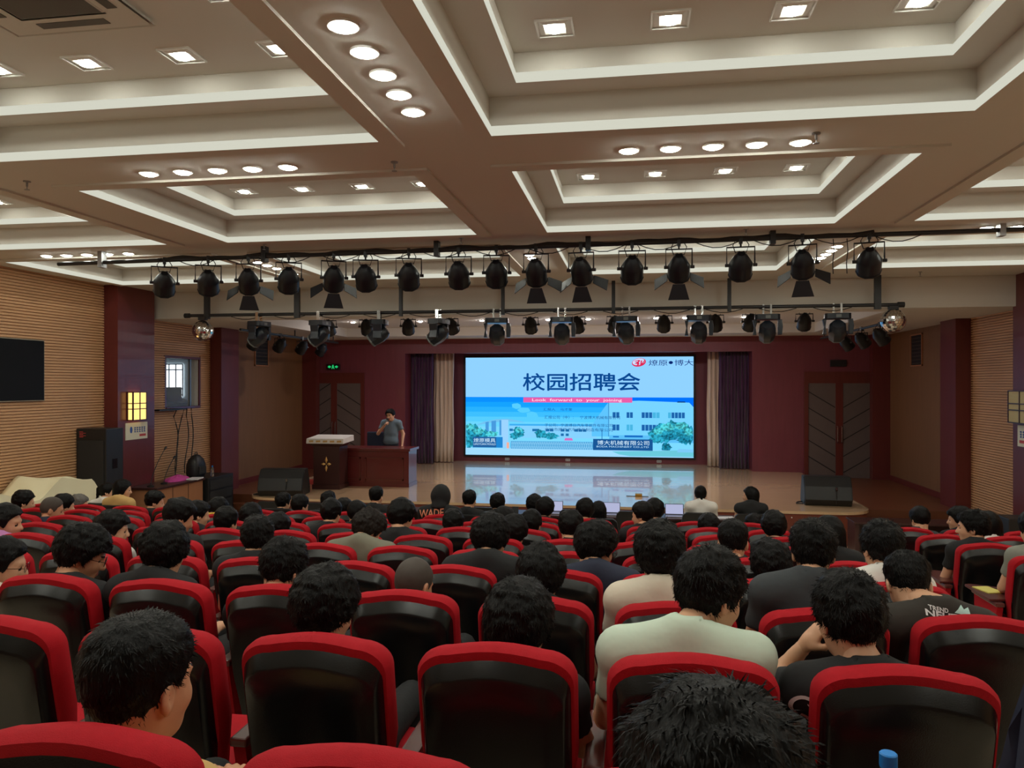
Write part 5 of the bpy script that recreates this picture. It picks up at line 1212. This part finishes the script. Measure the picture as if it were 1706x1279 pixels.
a = sit(669, 831, 5, 'person in black T-shirt with bare nape before the purple curtain', lod=1, hair='mop', hseed=29.9, turn=28, pitch=16)
a = sit(755, 848, 6, 'person in a white T-shirt behind the hooded sweatshirt', lod=1, hair='short', hseed=30.4, shirt='sh_white', turn=4, pitch=14)
a = sit(857, 858, 5, 'person with low rounded hair right of the bare neck', lod=1, hair='mop', hseed=31.6, turn=0, pitch=18)
a = sit(951, 849, 5, 'person with round black hair below the screen centre', lod=1, hair='short', hseed=32.8, turn=10, pitch=16)
a = sit(1380, 857, 5, 'person with long black hair behind the charcoal shirt', lod=1, hair='long', hseed=33.3, shirt='sh_black', turn=-20, pitch=2)
a = sit(1724, 850, 5, 'person in grey T-shirt by the tablet with the yellow slip', lod=1, hair='short', hseed=34.1, shirt='sh_grey', turn=-10, pitch=10)
a = sit(87, 825, 6, 'person with crew cut and navy top facing right', lod=1, hair='buzz', hseed=35.0, shirt='sh_navy', turn=52, pitch=14, hmat='stubble', skin='skin_tan')
a = sit(330, 833, 6, 'person facing right behind the black jacket', lod=1, hair='short', hseed=36.9, turn=44, pitch=10)
a = sit(364, 828, 7, 'person in a yellow top before the amplifier rack', lod=1, hunch=1.0, hair='mop', hseed=37.2, shirt='sh_yellow', turn=10, pitch=6)
a = sit(418, 838, 6, 'person with blurred bushy hair left of the floor monitor', lod=1, hair='mop', hseed=38.0, turn=0, pitch=12)
a = sit(885, 848, 6, 'person with neat hair below the screen fence picture', lod=1, hair='short', hseed=39.5, turn=4, pitch=14)
a = sit(1289, 851, 6, 'person with wide black hair right of the woman in black', lod=1, hair='mop', hseed=40.6, turn=-6, pitch=8)
a = sit(1620, 848, 6, 'person in black T-shirt in left profile in the right block', lod=2, hair='short', hseed=41.7, turn=-62, pitch=4, h_scale=1.12)
far = [(40, 816, 7, 'short', 'sh_black', 42, 8, 'person facing right in front of the dust sheet end'), (107, 822, 7, 'short', 'sh_black', 30, 8, 'person behind the crew cut by the dust sheet'),
       (132, 823, 8, 'short', 'sh_navy', 62, 6, 'older person with grey hair facing right'), (258, 817, 8, 'spiky', 'sh_black', 52, 10, 'person with spiky hair before the side desk'),
       (500, 823, 8, 'short', 'sh_black', 26, 10, 'person with tousled hair right below the wedge monitor'), (573, 829, 8, 'short', 'sh_black', 10, 14, 'person low behind the square haired one'),
       (594, 833, 7, 'short', 'sh_black', 0, 12, 'person with a round head before the stage desk'), (840, 844, 7, 'mop', 'sh_black', 22, 14, 'person holding up a phone before the screen'),
       (975, 830, 8, 'mop', 'sh_black', -6, 8, 'person with shaggy hair below the middle of the screen'), (1070, 835, 7, 'short', 'sh_black', -66, 8, 'person in profile facing left before the screen'), (1091, 830, 8, 'mop', 'sh_black', -8, 8, 'person with bushy hair right of the profile'),
       (1181, 855, 7, 'mop', 'sh_black', 0, 14, 'person below the woman in white'), (1256, 855, 8, 'short', 'sh_black', 0, 12, 'person low behind the woman in black'), (908, 828, 8, 'mop', 'sh_black', 8, 10, 'person with parted hair below the fence picture'),
       (1533, 843, 8, 'short', 'sh_char', -6, 20, 'person in a dark slate top bowing at the right block'), (1598, 843, 8, 'mop', 'sh_black', -66, 2, 'person with a pale face turned left in the right block'), (1645, 850, 7, 'long', 'sh_white', -20, 4, 'person with long hair and a white collar in the right block')]
for i, (px, py, k, hr, sh, tn_, pt, lab) in enumerate(far):
    a = sit(px, py, k, lab, lod=1 if i in (3, 11, 17, 2, 0) else 0, hair=hr, hseed=50.0 + i % 4, hmat='hair_grey' if 'grey hair' in lab else 'hair', shirt=sh, turn=tn_, pitch=pt, wide=1.1 if 'slate' in lab else 1.0, nx=-.08 if 'slate' in lab else 0)
    if 'phone' in lab:
        p = a[0]; tag(MB().box((-.036, -.004, 0), (.036, .004, .15)).build('smartphone', ['black'], None, loc=(px_x(858, 8.5), 8.5, px_z(858, 866, 8.5)), rot=(R(-12), 0, 0)), 'smartphone held up by a person before the screen', 'phone')
a = sit(735, 803, 8, 'person in a black hooded sweatshirt with orange lettering', lod=1, hair='short', hseed=60.0, shirt='sh_black', sleeve='long', hood=True, wide=1.18, h_scale=1.05)
shirt_print(a[0], a[1], a[2], 'WADE', a[3][0] - .08, a[4][2] - .065, .31, .10, 'print_orange', .012, .1)
# front rows without fixed seats
def chair_sit(px, py, Y, label, **kw):
    Yh = Y + .27; X = px_x(px, Yh); Z = px_z(px, py, Yh); fz = floor_z(Y + .2); hs = kw.get('h_scale', 1.06)
    CROWD.append((label, round(Z - fz, 2), 0)); return person(label, (X, Y, fz), (0, .27, Z - fz - .145 * hs), **kw)
def plain_chair(X, Y, label):
    t = dup(bc, (X, Y, floor_z(Y + .2)), None, label, 'loose black chairs'); return t
for px, py, Y, hr, sh, tn_, pt, lab in ((782, 816, 10.0, 'fade', 'sh_black', 0, 6, 'person with a trimmed nape at the left edge of the screen'), (472, 820, 10.2, 'short', 'sh_black', 20, 8, 'person at the left foot of the wedge monitor'), (180, 803, 10.35, 'pony', 'sh_white', 58, 6, 'person in a white blouse with a ponytail before the loudspeaker'), (205, 798, 9.9, 'long', 'sh_tan', 62, 8, 'person with long dark hair and a mustard top before the loudspeaker'),
                                     (547, 818, 10.0, 'short', 'sh_black', 0, 6, 'person with a flat-topped head right before the lectern'), (627, 810, 10.0, 'fade', 'sh_black', 4, 4, 'person with a trimmed nape before the stage desk'), (829, 822, 10.9, 'mop', 'sh_black', 10, 10, 'person with combed hair before the left gate picture'),
                                     (890, 824, 10.1, 'mop', 'sh_black', 0, 8, 'person with a round head before the fence picture'), (997, 834, 10.0, 'long', 'sh_black', 0, 4, 'person with long hair before the middle of the screen')):
    a = chair_sit(px, py, Y, lab, lod=1, hair=hr, hseed=61.0, shirt=sh, turn=tn_, pitch=pt); X = px_x(px, Y + .27); plain_chair(X, Y + .16, 'black chair under the ' + lab)
a = chair_sit(1167, 808, 11.85, 'woman with a black ponytail and a cream white blouse at the front table'.replace('woman', 'person'), lod=1, hair='pony', hseed=62.0, shirt='sh_white', h_scale=1.0, pitch=4)
a = chair_sit(1250, 810, 11.85, 'person with long black hair looking left at the front table', lod=1, hair='long', hseed=63.0, shirt='sh_black', sleeve='none', turn=-72, pitch=2, h_scale=1.0)
plain_chair(a[0].location.x, 12.0, 'black chair under the long-haired person at the front table')
# the speaker on the stage, facing the hall
Ysp = 17.35; Xsp = px_x(653, Ysp); Hs = px_z(650, 681, Ysp) - ZST
hz = Hs - .155
a = person('person in a grey-blue T-shirt speaking into a microphone behind the stage desk', (Xsp, Ysp, ZST), (0.02, .05, hz), h_scale=1.06, turn=14, pitch=6, roll=10, hair='short', hseed=70.0, shirt='sh_bluegrey', lod=2, stand=True, rz=math.pi, wide=1.08,
           arms=[((-.27, -.02, 1.12), (-.28, .10, .87)), ((.30, .12, 1.13), (.09, .27, 1.335))], hands=('relaxed', 'grip'), neck_fwd=.02)
t = a[0]
def pants(P):
    d = ell(P, (0.02, .01, .90), (.17, .125, .12))
    for s in (-1, 1): d = smin(d, cap(P, (s * .09 + .02, .01, .86), (s * .1, .02, .48), .088, .062), .04); d = smin(d, cap(P, (s * .1, .02, .48), (s * .105, 0, .09), .066, .052), .02)
    return np.maximum(d, P[:, 2] - .93)
v, q = sdf_mesh(pants, (-.3, -.2, .02), (.3, .2, 1.02), .018); n0 = len(v); m0 = len(q); sv, sq = SHOV.copy(), SHOQ; sv[:, 1] -= .79
me = np_mesh('trousers', np.concatenate([v, sv]), np.concatenate([q, sq + n0]), None, np.concatenate([np.zeros(m0), np.ones(len(sq))])); me.materials.append(M['sh_navy']); me.materials.append(M['shoe']); link('trousers', me, t)
w_ = np.array((.075, .27, 1.40)); mic = thing('handheld_microphone', 'black and silver microphone held by the speaker on the stage', 'microphone', (Xsp, Ysp, ZST), (0, 0, math.pi))
p0, p1 = Vector((.07, .285, 1.385)), Vector((.03, .225, hz - .068))
dr = (p1 - p0).normalized(); MB().tube([p0 - dr * .05, p0 + dr * .06, p1 - dr * .03], [.012, .014, .018], 10).build('handle', 'greymetal', mic, True); MB().tube([p1 - dr * .035, p1 - dr * .02, p1, p1 + dr * .015], [.02, .027, .026, .012], 12).build('mic_head', 'black', mic, True)
# odds and ends near the camera and at the right
cz = seat_near(0, .67).location.z + .485
cloth_lump('folded_jacket', (.80, 1.63, cz), .10, .08, .46, 'sh_beige', 'cream folded cloth before a blue bag on the rear right seat', 'cloth', 5)
cloth_lump('cloth_bag', (.83, 1.80, cz), .1, .1, .53, 'sh_navy', 'blue cloth bag standing on the rear right seat', 'bag', 8)
t = thing('small_loudspeaker', 'black box by the right wall beyond the last red seats', 'loudspeaker', (px_x(1702, 11.5), 11.5, floor_z(11.5) - .02)); MB().box((-.25, -.2, 0), (.4, .2, px_z(1700, 861, 11.5) - floor_z(11.5) + .02)).build('cabinet', 'black', t, bevel=.01); MB().box((-.2, -.212, .05), (.35, -.202, .7)).build('grille', 'rubber', t)
taken = {(k, c): s for (k, c), s in GRID.items() if s['group'].startswith('occupied')}
for (k, c), s in GRID.items():
    if (k, c) in taken: continue
    s['label'] = 'empty red auditorium seat between other empty seats'
    for d, word in ((.6, 'left of'), (-.6, 'right of')):
        q = [v for (kk, cc), v in taken.items() if kk == k and abs(cc - c - d) < .06]
        if q:
            l = 'empty seat %s the %s' % (word, q[0]['label'].replace('red seat of the ', ''))
            if len(l.split()) <= 16: s['label'] = l; break
for n_, l_ in SEATED.items():
    if len(l_) > 1: print('TWO', l_)
seen = {}
for l, h, d in CROWD:
    if h < 1.03 or h > 1.36 or abs(d) > .34: print('CROWD', l, h, d)
for n_ in ('x',):
    if n_ in bpy.data.meshes: pass
print('built in %.1fs, %d objects, %d tris' % (time.time() - T_START, len(bpy.data.objects), sum(len(p.vertices) - 2 for m in bpy.data.meshes for p in m.polygons)))
